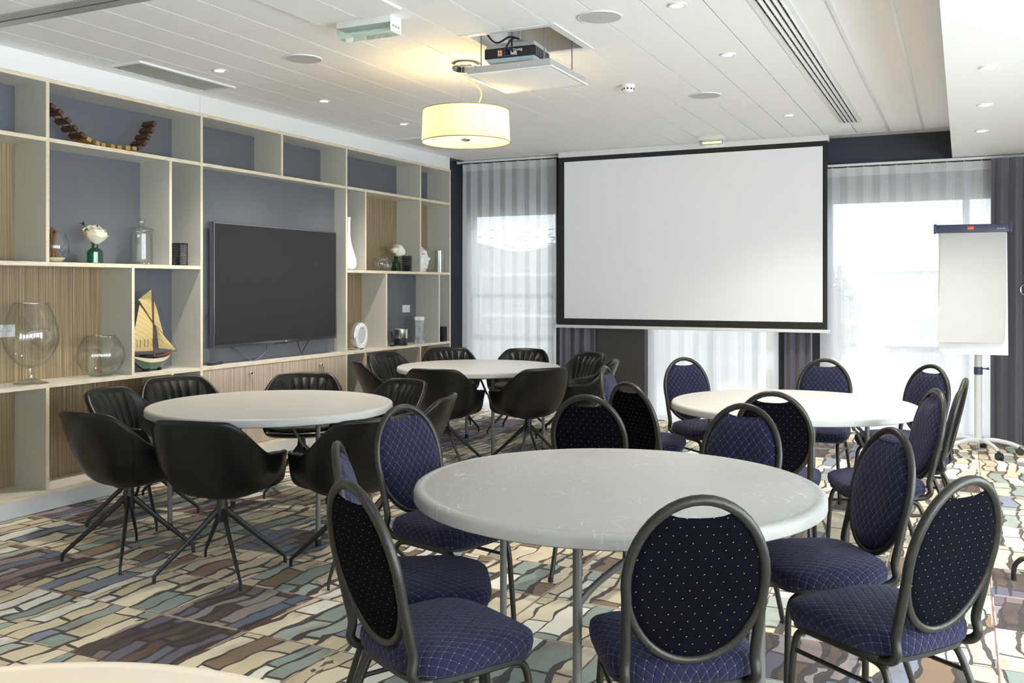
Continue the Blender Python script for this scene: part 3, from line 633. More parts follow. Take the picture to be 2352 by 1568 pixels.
# sailing boat model
bt = thing('model_sailboat', 'wooden model sailing boat with tan sails and green hull', 'model boat', (-5.56, 5.195, Z1), 0.15)
def hull_band(name, z0f, z1f, mat):
    def fn(u, v):
        y = -0.225 + 0.45 * u; q = 2 * u - 1
        beam = 0.062 * max(0.0, 1 - abs(q) ** 2.6) ** 0.75 + 0.003
        sheer = 0.112 + 0.020 * q * q
        keel = 0.006 + 0.085 * max(0, (abs(q) - 0.25) / 0.75) ** 1.6
        t_ = z0f + (z1f - z0f) * (v if v <= 0.5 else 1 - v) * 2; side = 1 if v <= 0.5 else -1
        z = keel + (sheer - keel) * t_; wdt = beam * (0.12 + 0.88 * t_ ** 0.55)
        return (side * wdt, y * (0.9 + 0.1 * t_), z)
    bm = bmesh.new()
    def half(side): bm_grid(bm, lambda u, v: (side * abs(fn(u, v * 0.5)[0]), fn(u, v * 0.5)[1], fn(u, v * 0.5)[2]), 22, 6)
    half(1); half(-1); return obj(name, bm, mat, bt, angle=60)
hull_band('hull', 0.0, 0.58, 'hullgreen'); hull_band('hull_stripe', 0.57, 0.86, 'hullcream'); hull_band('gunwale', 0.85, 1.0, 'hullnavy')
bm = bmesh.new(); bm_grid(bm, lambda u, v: ((2 * v - 1) * (0.062 * max(0, 1 - abs(2 * u - 1) ** 2.6) ** 0.75), -0.225 + 0.45 * u, 0.108 + 0.02 * (2 * u - 1) ** 2), 20, 3); obj('deck', bm, 'mast', bt)
box('cabin', -0.03, 0.03, -0.10, -0.02, 0.11, 0.128, 'black', bt)
tube('mast', [(0, 0.03, 0.10), (0, 0.022, 0.55)], [0.005, 0.0035], 'mast', bt, 8)
tube('topmast', [(0.003, 0.018, 0.40), (0.003, 0.0, 0.635)], 0.003, 'mast', bt, 6)
tube('boom', [(0, 0.028, 0.145), (0, -0.24, 0.150)], 0.004, 'mast', bt, 6)
tube('gaff', [(0, 0.022, 0.36), (0, -0.14, 0.535)], 0.0035, 'mast', bt, 6)
tube('bowsprit', [(0, 0.15, 0.12), (0, 0.30, 0.135)], [0.005, 0.003], 'mast', bt, 6)
def sail(name, poly, belly=0.018):
    c = [Vector((0, y, z)) for y, z in poly]
    def fn(u, v):
        if len(c) == 4: p = (c[0] * (1 - u) + c[1] * u) * (1 - v) + (c[3] * (1 - u) + c[2] * u) * v
        else: p = c[0] * (1 - v) + (c[1] * (1 - u) + c[2] * u) * v
        return p + Vector((belly * 4 * u * (1 - u) * math.sin(PI * min(1, v * 0.9 + 0.05)), 0, 0))
    bm = bmesh.new(); bm_grid(bm, fn, 9, 9); bmesh.ops.remove_doubles(bm, verts=bm.verts, dist=1e-5); return obj(name, bm, 'sail', bt, angle=180)
ms = sail('mainsail', [(-0.235, 0.16), (0.018, 0.152), (0.014, 0.355), (-0.135, 0.505)])
for i, yy in enumerate((-0.19, -0.15, -0.105, -0.065, -0.02, 0.0)): tube('sail_mark', catmull([(0.019, yy, 0.245), (0.020, yy + 0.006, 0.225), (0.0195, yy + 0.003 * (-1) ** i, 0.185)], 4), 0.0016, 'dark', ms, 5)
sail('topsail', [(0.0, 0.62), (-0.15, 0.54), (0.008, 0.37)], 0.01); sail('jib', [(0.028, 0.53), (0.032, 0.355), (0.14, 0.27)], 0.014); sail('staysail', [(0.055, 0.33), (0.085, 0.165), (0.29, 0.14)], 0.02); sail('staysail', [(0.055, 0.33), (0.085, 0.165), (0.165, 0.215)], 0.026)
for a, b in (((0, 0.022, 0.55), (0, 0.298, 0.137)), ((0, 0.0, 0.63), (0, 0.298, 0.137)), ((0.05, 0.03, 0.115), (0, 0.022, 0.40)), ((-0.05, 0.03, 0.115), (0, 0.022, 0.40))): tube('rigging', [a, b], 0.0008, 'dark', bt, 4)
box('cradle', -0.03, 0.03, -0.07, -0.05, 0, 0.02, 'black', bt); box('cradle', -0.03, 0.03, 0.06, 0.08, 0, 0.02, 'black', bt)

# far bays
tv_ = thing('teardrop_vase', 'tall white porcelain teardrop vase next to the television niche', 'vase', (-5.545, 7.70, Z2))
lathe('body', [(0, 0), (0.05, 0.002), (0.078, 0.03), (0.085, 0.07), (0.078, 0.12), (0.055, 0.19), (0.032, 0.27), (0.022, 0.34), (0.020, 0.42), (0.022, 0.50), (0.026, 0.53)], 'porc', tv_, 32, angle=180)
lathe('mouth', [(0.026, 0.53), (0.024, 0.532), (0.018, 0.50), (0, 0.49)], 'porc', tv_, 24)
orb = thing('glass_orb_trio', 'cluster of clear glass bubble holders joined by dark metal rings', 'candle holder', (-5.53, 8.26, Z2))
for j, (x, y, z, r) in enumerate(((0.05, -0.09, 0.075, 0.075), (0.0, 0.10, 0.068, 0.068), (0.035, -0.005, 0.12, 0.045), (0.06, 0.045, 0.052, 0.042))):
    lathe('glass_bubble', [(r * math.sin(PI * a / 16) if 0 < a < 16 else 0, -r * math.cos(PI * a / 16)) for a in range(0, 16 if j else 14)], 'vessel', orb, 28, (x, y, z + 0.001), 180)
tube('joining_ring', [(0.02 + 0.02 * math.cos(2 * PI * k / 20), 0.0 + 0.036 * math.cos(2 * PI * k / 20), 0.065 + 0.040 * math.sin(2 * PI * k / 20)) for k in range(20)], 0.004, 'lantern', orb, 6, True)
b2 = flower_bottle((-5.49, 8.485, Z2), 'small green glass bottle with two white sweet-pea blooms', 0.16, 0.042)
tube('stem', catmull([(0.01, 0.01, 0.01), (0.0, 0, 0.12), (-0.01, -0.04, 0.21)], 5), 0.003, 'stem', b2, 6); tube('stem', catmull([(0, 0, 0.1), (0.01, 0.03, 0.19), (0.01, 0.07, 0.27), (0.0, 0.14, 0.29)], 5), 0.003, 'stem', b2, 6)
rose(b2, (0.0, -0.045, 0.225), 0.030, 'petal'); rose(b2, (0.01, 0.06, 0.225), 0.058, 'petal', (-0.6, 0.6))
for d in ((0, -0.8, 0.4), (0, 0.5, 0.6), (0.3, 0.2, 0.5)): leafblade(b2, (0, -0.03, 0.19), d, 0.03, 0.007)
mk_ = thing('floral_bust', 'white porcelain head vase painted with pink flowers', 'vase', (-5.53, 9.06, Z2), 0.5)
bm = bmesh.new()
def headfn(u, v):
    a = 2 * PI * u; z = 0.30 * v
    r = 0.055 + 0.035 * math.sin(PI * min(1, v * 1.05)) ** 0.8 - 0.025 * (1 if v < 0.0 else 0); r *= (1 - max(0, v - 0.8) / 0.2 * 0.95) if v > 0.8 else 1
    front = max(0, math.cos(a)) ** 8
    nose = 0.030 * front * math.exp(-((v - 0.50) / 0.07) ** 2) + 0.012 * front * (math.exp(-((v - 0.30) / 0.04) ** 2) + math.exp(-((v - 0.37) / 0.03) ** 2)) + 0.010 * front * math.exp(-((v - 0.18) / 0.06) ** 2)
    return (r * 0.8 * math.cos(a) * 1.15 + nose, r * 0.85 * math.sin(a), z)
bm_grid(bm, headfn, 36, 30, True); obj('head', bm, 'floral', mk_, angle=180); lathe('foot', [(0, 0), (0.05, 0), (0.055, 0.008), (0, 0.01)], 'floral', mk_, 24)
cv = thing('cylinder_vase', 'clear glass cylinder vase in the last bay by the window', 'vase', (-5.51, 9.45, Z2))
lathe('wall', [(0, 0.02), (0.050, 0.02), (0.052, 0.03), (0.052, 0.255), (0.056, 0.255), (0.056, 0.0), (0, 0.0)], 'vessel', cv, 36)
rg = thing('ring_speaker', 'round silver and white disc speaker standing on edge on the wood-backed shelf', 'speaker', (-5.52, 7.845, Z1), 0.12)
r_ = lathe('drum', [(0, -0.03), (0.11, -0.03), (0.132, -0.02), (0.135, 0.02), (0.125, 0.032)], 'alu', rg, 48, (0, 0, 0.142)); r_.rotation_euler = (0, PI / 2, 0)
r_ = lathe('face_ring', [(0.128, 0.030), (0.128, 0.036), (0.09, 0.040), (0.083, 0.034), (0.083, 0.028)], 'whitemetal', rg, 48, (0, 0, 0.142)); r_.rotation_euler = (0, PI / 2, 0)
r_ = lathe('grille_disc', [(0.083, 0.032), (0, 0.034)], 'speaker', rg, 48, (0, 0, 0.142)); r_.rotation_euler = (0, PI / 2, 0)
for s in (-1, 1): box('foot', -0.03, 0.03, s * 0.05 - 0.008, s * 0.05 + 0.008, 0, 0.022, 'chrome', rg)
lp = thing('cylinder_lamp', 'short silver and black cylinder lamp with a coiled black lead', 'lamp', (-5.50, 8.60, Z1))
lathe('black_base', [(0, 0), (0.070, 0), (0.072, 0.004), (0.072, 0.078)], 'black', lp, 36); lathe('silver_top', [(0.072, 0.078), (0.073, 0.08), (0.073, 0.175), (0.069, 0.178), (0.066, 0.165), (0, 0.16)], 'silver', lp, 36)
tube('lead', catmull([(0.0, -0.072, 0.12), (0.0, -0.10, 0.17), (0.01, -0.13, 0.10), (0.02, -0.19, 0.05), (0.02, -0.22, 0.12), (0.0, -0.19, 0.15), (-0.01, -0.14, 0.10), (0, -0.13, 0.03), (0.03, -0.20, 0.012), (0.03, -0.26, 0.01), (0.04, -0.18, 0.008), (0.02, -0.10, 0.008), (-0.05, -0.13, 0.01), (-0.1, -0.2, 0.008)], 6), 0.0045, 'black', lp, 6)
hv = thing('marble_vase', 'tall hexagonal grey marbled vase with a white rim', 'vase', (-5.50, 8.975, Z1), 0.3)
lathe('body', [(0, 0), (0.064, 0), (0.058, 0.10), (0.058, 0.20), (0.062, 0.265)], 'marble', hv, 6, angle=20); lathe('rim_band', [(0.0625, 0.262), (0.064, 0.30), (0.055, 0.30), (0.05, 0.27), (0, 0.27)], 'porc', hv, 6, angle=20)
tag(box('white_box', -5.455, -5.43, 8.215, 8.235, Z1, Z1 + 0.075, 'white', None, 0.003), 'small white adapter box against the shelf upright by the coiled lead', 'box')

# ------------------------------------------------------------------ ceiling fittings
def downlight(x, y, z, label, group, power):
    d = thing('downlight', label, 'light', (x, y, z), 0, group)
    lathe('trim_ring', [(0.033, -0.002), (0.035, -0.007), (0.046, -0.008), (0.052, -0.003), (0.052, 0.0)], 'whitemetal', d, 28)
    lathe('lamp_lens', [(0, -0.0045), (0.034, -0.003)], 'lens', d, 24)
    l = bpy.data.lights.new('downlight_beam', 'SPOT'); l.energy = power * 3; l.spot_size = math.radians(110); l.spot_blend = 0.8; l.color = (1, 0.92, 0.82); l.shadow_soft_size = 0.04
    o = bpy.data.objects.new('downlight_beam', l); COL.objects.link(o); o.parent = d; o.location = (0, 0, -0.02)
for i, (y, q) in enumerate(((4.99, 'nearest the long grille'), (6.18, 'second from the long grille'), (7.38, 'behind the pendant shade'))): downlight(-4.69, y, CZ, 'recessed downlight above the shelving, ' + q, 'downlights above the shelving', 18)
for i, (y, q) in enumerate(((4.90, 'nearest the camera at the top edge'), (6.09, 'middle one beside the slot diffuser'), (8.48, 'farthest, close to the projection screen'))): downlight(-1.38, y, CZ, 'recessed downlight in the main ceiling, ' + q, 'downlights in the main ceiling', 18)
for i, (y, q) in enumerate(((5.89, 'nearest of the three'), (7.10, 'middle of the three'), (8.28, 'farthest of the three, by the curtain'))): downlight(0.133, y, 2.72, 'recessed downlight in the lowered bulkhead, ' + q, 'downlights in the bulkhead', 18)
for x in (-4.69, -3.04, -1.38):  # extra lamps out of view, added to fill the room with light
    for y in (0.6, -1.0): downlight(x, y, CZ, 'unseen recessed downlight added behind the viewer as fill light', 'added fill downlights behind the viewer', 10)
for (x, y, q) in ((-3.95, 4.98, 'left of the pendant near the emergency light'), (-1.836, 4.93, 'at the top beside the projector hatch'), (-1.838, 7.32, 'beyond the smoke detector')):
    s = thing('ceiling_speaker', 'flat round grey ceiling speaker ' + q, 'speaker', (x, y, CZ), 0, 'ceiling speakers')
    lathe('rim', [(0.118, 0.002), (0.118, -0.006), (0.124, -0.006), (0.126, 0.002)], 'whitemetal', s, 40); lathe('cloth', [(0.118, -0.005), (0, -0.006)], 'speaker', s, 40); lathe('badge', [(0.006, -0.006), (0.006, -0.008), (0, -0.008)], 'alu', s, 10)
def grille(x0, x1, y0, y1, label):
    g = thing('air_grille', label, 'vent', ((x0 + x1) / 2, (y0 + y1) / 2, CZ), 0, 'return air grilles'); hx, hy = (x1 - x0) / 2, (y1 - y0) / 2
    box('backing', -hx + 0.02, hx - 0.02, -hy + 0.02, hy - 0.02, -0.002, -0.0005, 'greymetal', g)
    box('frame', -hx, -hx + 0.025, -hy, hy, -0.012, 0.001, 'whitemetal', g); box('frame', hx - 0.025, hx, -hy, hy, -0.012, 0.001, 'whitemetal', g)
    box('frame', -hx + 0.025, hx - 0.025, -hy, -hy + 0.025, -0.012, 0.001, 'whitemetal', g); box('frame', -hx + 0.025, hx - 0.025, hy - 0.025, hy, -0.012, 0.001, 'whitemetal', g)
    n = int((2 * hy - 0.06) / 0.021); bm = bmesh.new(); bm_box(bm, -hx + 0.025, hx - 0.025, -0.0065, 0.0065, -0.0015, 0.0015); me = mesh('slat', bm, 'grille', False)
    for i in range(n): link('slat', me, g, (0, -hy + 0.035 + i * 0.021, -0.008), (0.5, 0, 0))
grille(-5.30, -4.97, 4.54, 5.46, 'long slatted grey return air grille above the shelving'); grille(-5.27, -4.93, 8.11, 9.0, 'slatted air grille partly hidden behind the pendant lampshade')
sd = thing('slot_diffuser', 'long linear air diffuser with four dark slots in the ceiling', 'vent', (-0.925, 6.5, CZ))
box('flange', -0.10, 0.10, -2.6, 2.6, -0.005, 0.0, 'whitemetal', sd)
for i in range(4):
    xx = -0.052 + i * 0.0347; box('slot', xx - 0.0075, xx + 0.0075, -2.58, 2.58, -0.0065, -0.0055, 'dark', sd); box('slot_blade', xx + 0.008, xx + 0.013, -2.58, 2.58, -0.016, -0.005, 'whitemetal', sd)
    for k in range(-10, 11): box('slot_clip', xx - 0.003, xx + 0.003, k * 0.25 + 0.05 * i, k * 0.25 + 0.05 * i + 0.008, -0.0085, -0.0062, 'alu', sd)
sm = thing('smoke_detector', 'small white domed smoke detector on the ceiling', 'smoke detector', (-2.27, 6.70, CZ))
lathe('base', [(0, 0.0), (0.052, 0.0), (0.052, -0.018), (0.048, -0.022)], 'whitemetal', sm, 28); lathe('chamber', [(0.046, -0.022), (0.044, -0.040), (0.034, -0.052), (0.015, -0.056), (0, -0.056)], 'white', sm, 28)
for k in range(10): box('air_gap', 0.040, 0.0462, -0.006, 0.006, -0.038, -0.027, 'dark', sm).rotation_euler = (0, 0, k * PI / 5)
def place_about(root): pass
for ch in sm.children:
    if ch.name.startswith('air_gap'):
        a = ch.rotation_euler.z; ch.location = (0.0435 * math.cos(a), 0.0435 * math.sin(a), -0.0325)
def emergency(loc, L, label, amber):
    e = thing('emergency_light', label, 'emergency light', loc)
    box('housing', -L / 2, L / 2, -0.055, 0.055, -0.040, 0.0, 'whitemetal', e, 0.004)
    bm = bmesh.new(); bm_prism(bm, [(-0.055, -0.040), (0.055, -0.040), (0.045, -0.095), (-0.035, -0.095)], 'x', -L / 2 + 0.002, L / 2 - 0.002); obj('glass_cover', bm, 'emerg', e, smooth=False)
    box('end_cap', L / 2 - 0.004, L / 2, -0.054, 0.054, -0.092, -0.040, 'whitemetal', e)
    tube('lamp_tube', [(-L / 2 + 0.03, 0, -0.062), (L / 2 - 0.03, 0, -0.062)], 0.009, 'amber' if amber else 'printwhite', e, 8)
    for k in range(3): box('label_plate', L / 2 - 0.0005, L / 2 + 0.001, -0.04 + k * 0.028, -0.02 + k * 0.028, -0.062, -0.05, 'greymetal', e)
emergency((-3.05, 4.43, CZ), 0.37, 'clear glass emergency light box on the ceiling near the pendant', False)
emergency((-2.28, 9.36, CZ), 0.25, 'small green-tinted emergency light above the projection screen', True)

# pendant lamp
px, py = -3.035, 5.56
pd = thing('pendant_lamp', 'cream drum pendant lamp hanging from a chrome ceiling plate', 'lamp', (px, py, CZ))
lathe('ceiling_plate', [(0, -0.05), (0.09, -0.046), (0.098, -0.036), (0.098, -0.03), (0.075, -0.028), (0.075, 0.0)], 'chrome', pd, 40)
zt, zb, rt, rb = 2.675 - CZ, 2.462 - CZ, 0.291, 0.30
bm = bmesh.new()
bm_lathe(bm, [(rt, zt), (rb, zb)], 64); sh = obj('shade', bm, 'shade', pd, angle=180)
for nm, r, z in (('shade_edge', rt, zt), ('shade_edge', rb, zb)): tube(nm, [(r * math.cos(2 * PI * k / 64), r * math.sin(2 * PI * k / 64), z) for k in range(64)], 0.0028, 'diffrim', sh, 6, True)
lathe('diffuser', [(0.0, zb + 0.028), (0.225, zb + 0.028), (0.225, zb + 0.034)], 'diffuser', pd, 48); lathe('finial', [(0, zb + 0.004), (0.02, zb + 0.008), (0.034, zb + 0.02), (0.034, zb + 0.028)], 'chrome', pd, 24)
lathe('hub', [(0, zt - 0.03), (0.03, zt - 0.03), (0.03, zt), (0, zt)], 'chrome', pd, 16)
for a in (0.5, 2.6, 4.7):
    tube('suspension_wire', [(0.055 * math.cos(a), 0.055 * math.sin(a), -0.045), (0.10 * math.cos(a), 0.10 * math.sin(a), zt)], 0.0014, 'chrome', pd, 5)
    tube('shade_arm', [(0.02 * math.cos(a), 0.02 * math.sin(a), zt - 0.006), (rt * math.cos(a), rt * math.sin(a), zt - 0.006)], 0.003, 'chrome', pd, 5)
cpts = catmull([(0.01, -0.01, -0.05), (0.03, 0.0, -0.12), (0.085, 0.03, -0.17), (0.10, 0.035, -0.22), (0.075, 0.03, -0.28), (0.03, 0.01, zt)], 6)
tube('flex', cpts, 0.0045, 'sand', pd, 6)
for (dx, dy2, dz, e) in ((0.1, 0.05, 2.57, 26), (-0.1, -0.05, 2.57, 26)):
    l = bpy.data.lights.new('pendant_bulb', 'POINT'); l.energy = e * 0.095; l.color = (1, 0.74, 0.36); l.shadow_soft_size = 0.05
    o = bpy.data.objects.new('pendant_bulb', l); COL.objects.link(o); o.parent = pd; o.location = (dx, dy2, dz - CZ)
    o2 = lathe('bulb', [(0, -0.035), (0.022, -0.03), (0.03, -0.01), (0.02, 0.02), (0.013, 0.035), (0.013, 0.055)], 'diffuser', pd, 16, (dx * 0.6, dy2 - 0.08, dz - CZ), 180)

# projector lift
pl = thing('projector_lift', 'white ceiling hatch with a panel lowered on thin rods', 'projector lift', ((HX0 + HX1) / 2, (HY0 + HY1) / 2, CZ))
hx, hy = (HX1 - HX0) / 2, (HY1 - HY0) / 2
for s in (-1, 1):
    box('flange', s * hx - 0.03 * (s < 0) - 0.0 * s, s * hx + 0.03 * (s > 0) + 0.0, -hy - 0.02, hy + 0.02, -0.006, 0.0, 'whitemetal', pl) if False else box('flange', min(s * hx - s * 0.022, s * hx + s * 0.028), max(s * hx - s * 0.022, s * hx + s * 0.028), -hy - 0.02, hy + 0.02, -0.006, 0.0, 'whitemetal', pl)
    box('flange', -hx + 0.022, hx - 0.022, min(s * hy - s * 0.022, s * hy + s * 0.02), max(s * hy - s * 0.022, s * hy + s * 0.02), -0.006, 0.0, 'whitemetal', pl)
    box('recess_wall', min(s * hx - s * 0.02, s * hx - s * 0.004), max(s * hx - s * 0.02, s * hx - s * 0.004), -hy + 0.004, hy - 0.004, 0.0, 0.20, 'whitemetal', pl)
    box('recess_wall', -hx + 0.02, hx - 0.02, min(s * hy - s * 0.02, s * hy - s * 0.004), max(s * hy - s * 0.02, s * hy - s * 0.004), 0.0, 0.20, 'alu', pl)
box('recess_top', -hx + 0.02, hx - 0.02, -hy + 0.02, hy - 0.02, 0.16, 0.17, 'whitemetal', pl)
bm = bmesh.new()
for i in range(20):
    for j in range(14): 
        cxx, cyy = -0.17 + i * 0.019, -0.10 + j * 0.022 + (i % 2) * 0.011
        bm_prism(bm, [(cxx + 0.006 * math.cos(2 * PI * k / 6), cyy + 0.006 * math.sin(2 * PI * k / 6)) for k in range(6)], 'z', 0.1585, 0.1599)
obj('perforation', bm, 'dark', pl)['kind'] = 'stuff'
for x, y in ((-hx + 0.085, -hy + 0.07), (hx - 0.075, -hy + 0.07), (hx - 0.075, hy - 0.09), (-hx + 0.085, hy - 0.09)): tube('rod', [(x, y, 0.16), (x, y, -0.226)], 0.004, 'tubegrey', pl, 8)
pan = box('lowered_panel', -0.262, 0.262, -0.262, 0.262, -0.238, -0.226, 'ceil', pl)
for (a, b, c, d) in ((-0.274, -0.262, -0.274, 0.274), (0.262, 0.274, -0.274, 0.274), (-0.262, 0.262, -0.274, -0.262), (-0.262, 0.262, 0.262, 0.274)):
    box('panel_frame', a, b, c, d, -0.232, -0.188, 'alu', pl)
for (a, b, c, d) in ((-0.29, 0.29, -0.29, -0.274), (-0.29, 0.29, 0.274, 0.29), (-0.29, -0.274, -0.274, 0.274), (0.274, 0.29, -0.274, 0.274)): box('panel_lip', a, b, c, d, -0.239, -0.232, 'whitemetal', pl)
for k in range(4):
    for nm, lo in (('screw', (-0.22 + k * 0.145, -0.2745, -0.205)), ('screw', (0.2745, -0.22 + k * 0.145, -0.205))): lathe(nm, [(0, 0.002), (0.005, 0.002), (0.005, 0)], 'chrome', pl, 8, lo).rotation_euler = (PI / 2, 0, 0) if lo[0] < 0.27 else (0, PI / 2, 0)
pr = thing('projector', 'dark and silver projector hanging upside down under the ceiling hatch', 'projector', ((HX0 + HX1) / 2 - 0.04, (HY0 + HY1) / 2 - 0.06, 2.845), 0.06)
box('body', -0.165, 0.165, -0.13, 0.13, 0.022, 0.085, 'black', pr, 0.008)
bm = bmesh.new(); bm_box(bm, -0.16, 0.16, -0.125, 0.125, 0.0, 0.024)
for v in bm.verts:
    if v.co.z < 0.01: v.co.x *= 0.9; v.co.y *= 0.92
obj('top_cover', bm, 'projbase', pr)
bm = bmesh.new(); bm_box(bm, -0.16, 0.16, -0.125, 0.125, 0.085, 0.118)
for v in bm.verts:
    if v.co.z > 0.1: v.co.x *= 0.92; v.co.y *= 0.85
obj('bottom_cover', bm, 'projgrey', pr); box('port_plate', -0.075, -0.045, -0.1325, -0.1295, 0.032, 0.072, 'orangeport', pr); box('port_plate', -0.035, 0.012, -0.1325, -0.1295, 0.030, 0.076, 'blueport', pr)
for (x, z) in ((-0.067, 0.06), (-0.053, 0.06), (-0.067, 0.042), (-0.053, 0.042)): lathe('jack', [(0.0045, 0), (0.0045, 0.004), (0.002, 0.004), (0.002, 0.0)], 'printwhite', pr, 8, (x, -0.1325, z)).rotation_euler = (PI / 2, 0, 0)
for z in (0.042, 0.063): box('video_port', -0.028, 0.004, -0.136, -0.1322, z - 0.006, z + 0.006, 'dark', pr)
text('logo', 'BenQ', 0.026, 'printwhite', pr, (0.055, -0.1315, 0.062), (PI / 2, PI, 0))
text('logo', 'BenQ', 0.034, 'greymetal', pr, (0.03, -0.03, -0.0012), (PI, 0, 0))
for k in range(9): box('vent_slot', 0.163, 0.1665, -0.10, 0.10, 0.028 + k * 0.006, 0.031 + k * 0.006, 'dark', pr)
for k in range(8): box('vent_divider', 0.1655, 0.1672, -0.1 + k * 0.0285 - 0.002, -0.1 + k * 0.0285 + 0.002, 0.026, 0.082, 'greymetal', pr)
box('ceiling_mount', -0.03, 0.05, -0.03, 0.05, 0.116, 0.15, 'alu', pr); tube('mount_pole', [(0.01, 0.01, 0.14), (0.01, 0.01, 0.38)], 0.012, 'alu', pr, 10)
box('video_plug', 0.02, 0.05, -0.16, -0.132, 0.032, 0.052, 'shelfgrey', pr)
tube('video_cable', catmull([(0.035, -0.16, 0.045), (0.04, -0.185, 0.07), (0.03, -0.16, 0.12), (0.02, -0.08, 0.15), (-0.04, -0.04, 0.17), (-0.12, -0.05, 0.14), (-0.17, -0.08, 0.20), (-0.18, -0.05, 0.30)], 6), 0.006, 'black', pr, 7)
tube('power_cable', catmull([(0.0, -0.14, 0.05), (0.0, -0.175, 0.07), (0.03, -0.15, 0.13), (0.03, -0.05, 0.15)], 6), 0.006, 'black', pr, 7)

# ------------------------------------------------------------------ projection screen
ps = thing('projection_screen', 'wide pull-down white projection screen with black border', 'projection screen', (-2.67, 9.75, 1.0))
zb0, zt0 = 0.052, 2.0
x0, x1 = -1.455, 1.455
box('border', x0, x0 + 0.07, -0.004, 0.0, zb0, zt0, 'screenborder', ps); box('border', x1 - 0.045, x1, -0.004, 0.0, zb0, zt0, 'screenborder', ps)
box('border', x0 + 0.07, x1 - 0.045, -0.004, 0.0, 1.888, zt0, 'screenborder', ps); box('border', x0 + 0.07, x1 - 0.045, -0.004, 0.0, zb0, 0.125, 'screenborder', ps)
box('picture_area', x0 + 0.07, x1 - 0.045, -0.004, 0.0, 0.125, 1.888, 'screen', ps)
box('bottom_bar', x0 - 0.025, x1 + 0.015, -0.016, 0.012, 0.018, 0.052, 'whitemetal', ps, 0.006)
for s in (x0 - 0.028, x1 + 0.018): box('bar_cap', s - 0.006, s + 0.006, -0.018, 0.014, 0.014, 0.056, 'white', ps, 0.003)
box('roller_case', x0, x1 + 0.01, -0.005, 0.085, zt0 - 0.06, zt0 - 0.001, 'whitemetal', ps)

# ------------------------------------------------------------------ curtains
def curtain(name, label, cat, x0, x1, y, z0, z1, mat, per, amp, over, seedv, tape=None, group=None, pinch=0.22):
    rnd = random.Random(seedv); W = x1 - x0; c = thing(name, label, cat, ((x0 + x1) / 2, y, 0), 0, group)
    nf = max(2, int(round(W / per))); nu = nf * 18 + 1
    ph = [rnd.uniform(-0.5, 0.5) for _ in range(nf + 2)]; am = [rnd.uniform(0.55, 1.25) for _ in range(nf + 2)]
    def fn(u, v):
        s = u * nf; i = int(s); fr = s - i
        p = ph[i] * (1 - fr) + ph[min(i + 1, nf + 1)] * fr; a = am[i] * (1 - fr) + am[min(i + 1, nf + 1)] * fr
        th = 2 * PI * s + p * (1.2 * (1 - v) + 0.3)
        k = 1 - (1 - 0.45) * max(0, (v - (1 - pinch)) / pinch) ** 1.5 if v > 1 - pinch else 1.0
        flare = 1 + 0.05 * (1 - v)
        yy = amp * a * k * math.sin(th) + 0.25 * amp * math.sin(0.37 * th + seedv) * (1 - v)
        xx = (u - 0.5) * W * (0.985 + 0.015 * flare) + over * a * k * math.sin(2 * th) 
        return (xx, yy, z0 + (z1 - z0) * v + (0.012 * math.sin(th * 0.5 + seedv) if v == 0 else 0))
    bm = bmesh.new(); bm_grid(bm, fn, nu, 22); obj('cloth', bm, mat, c, angle=180)
    if tape:
        hz = 0.085
        bm = bmesh.new(); bm_grid(bm, lambda u, v: (fn(u, 1)[0], fn(u, 1)[1] - 0.004, z1 - hz + hz * v), nu, 3); obj('heading_tape', bm, tape, c, angle=180)
    for i in range(nf): 
        p = fn((i + 0.75) / nf, 1); tube('hook', [(p[0], p[1] + 0.004, z1 - 0.03), (p[0], p[1] + 0.004, z1 + 0.010)], 0.003, 'white', c, 5)
    return c
def rail(label, x0, x1, y, z):
    r = thing('curtain_rail', label, 'curtain rail', ((x0 + x1) / 2, y, z)); h = (x1 - x0) / 2
    box('track', -h, h, -0.02, 0.02, -0.012, 0.012, 'whitemetal', r, 0.003)
    for s in (-1, 1): box('end_stop', s * h - 0.012, s * h + 0.012, -0.022, 0.022, -0.016, 0.014, 'white', r)
YS, YD = 9.89, 9.77
rail('white curtain rail at the ceiling left of the screen', -5.50, -4.17, YS, CZ - 0.02); rail('white curtain rail at the ceiling behind the screen', -4.14, -1.30, YS - 0.02, CZ - 0.02); rail('white curtain rail below the navy band at the right', -1.26, 2.9, YS, 2.70)
curtain('sheer_curtain', 'sheer white curtain on the window left of the screen', 'curtain', -5.44, -4.21, YS, 0.015, 2.955, 'sheer', 0.152, 0.018, 0.008, 3, 'sheertape', 'sheer curtains')
curtain('sheer_curtain', 'sheer white curtain showing below the projection screen', 'curtain', -3.12, -1.72, YS, 0.015, 2.955, 'sheer', 0.152, 0.018, 0.008, 5, 'sheertape', 'sheer curtains')
curtain('sheer_curtain', 'wide sheer white curtain behind the flipchart', 'curtain', -1.30, 2.6, YS, 0.015, 2.675, 'sheer', 0.152, 0.018, 0.008, 8, 'sheertape', 'sheer curtains')
curtain('drape', 'grey satin drape under the left end of the screen', 'curtain', -4.16, -3.70, YS - 0.02, 0.01, 2.955, 'drape', 0.115, 0.035, 0.006, 11, None, 'grey drapes')
curtain('drape', 'narrow grey satin drape under the right part of the screen', 'curtain', -1.655, -1.37, YS - 0.02, 0.01, 2.955, 'drape', 0.095, 0.035, 0.006, 12, None, 'grey drapes')
curtain('drape', 'full-length grey satin drape behind the flipchart at the right edge', 'curtain', 0.24, 1.05, YD, 0.01, 2.68, 'drape', 0.115, 0.045, 0.008, 14, None, 'grey drapes', 0.12)
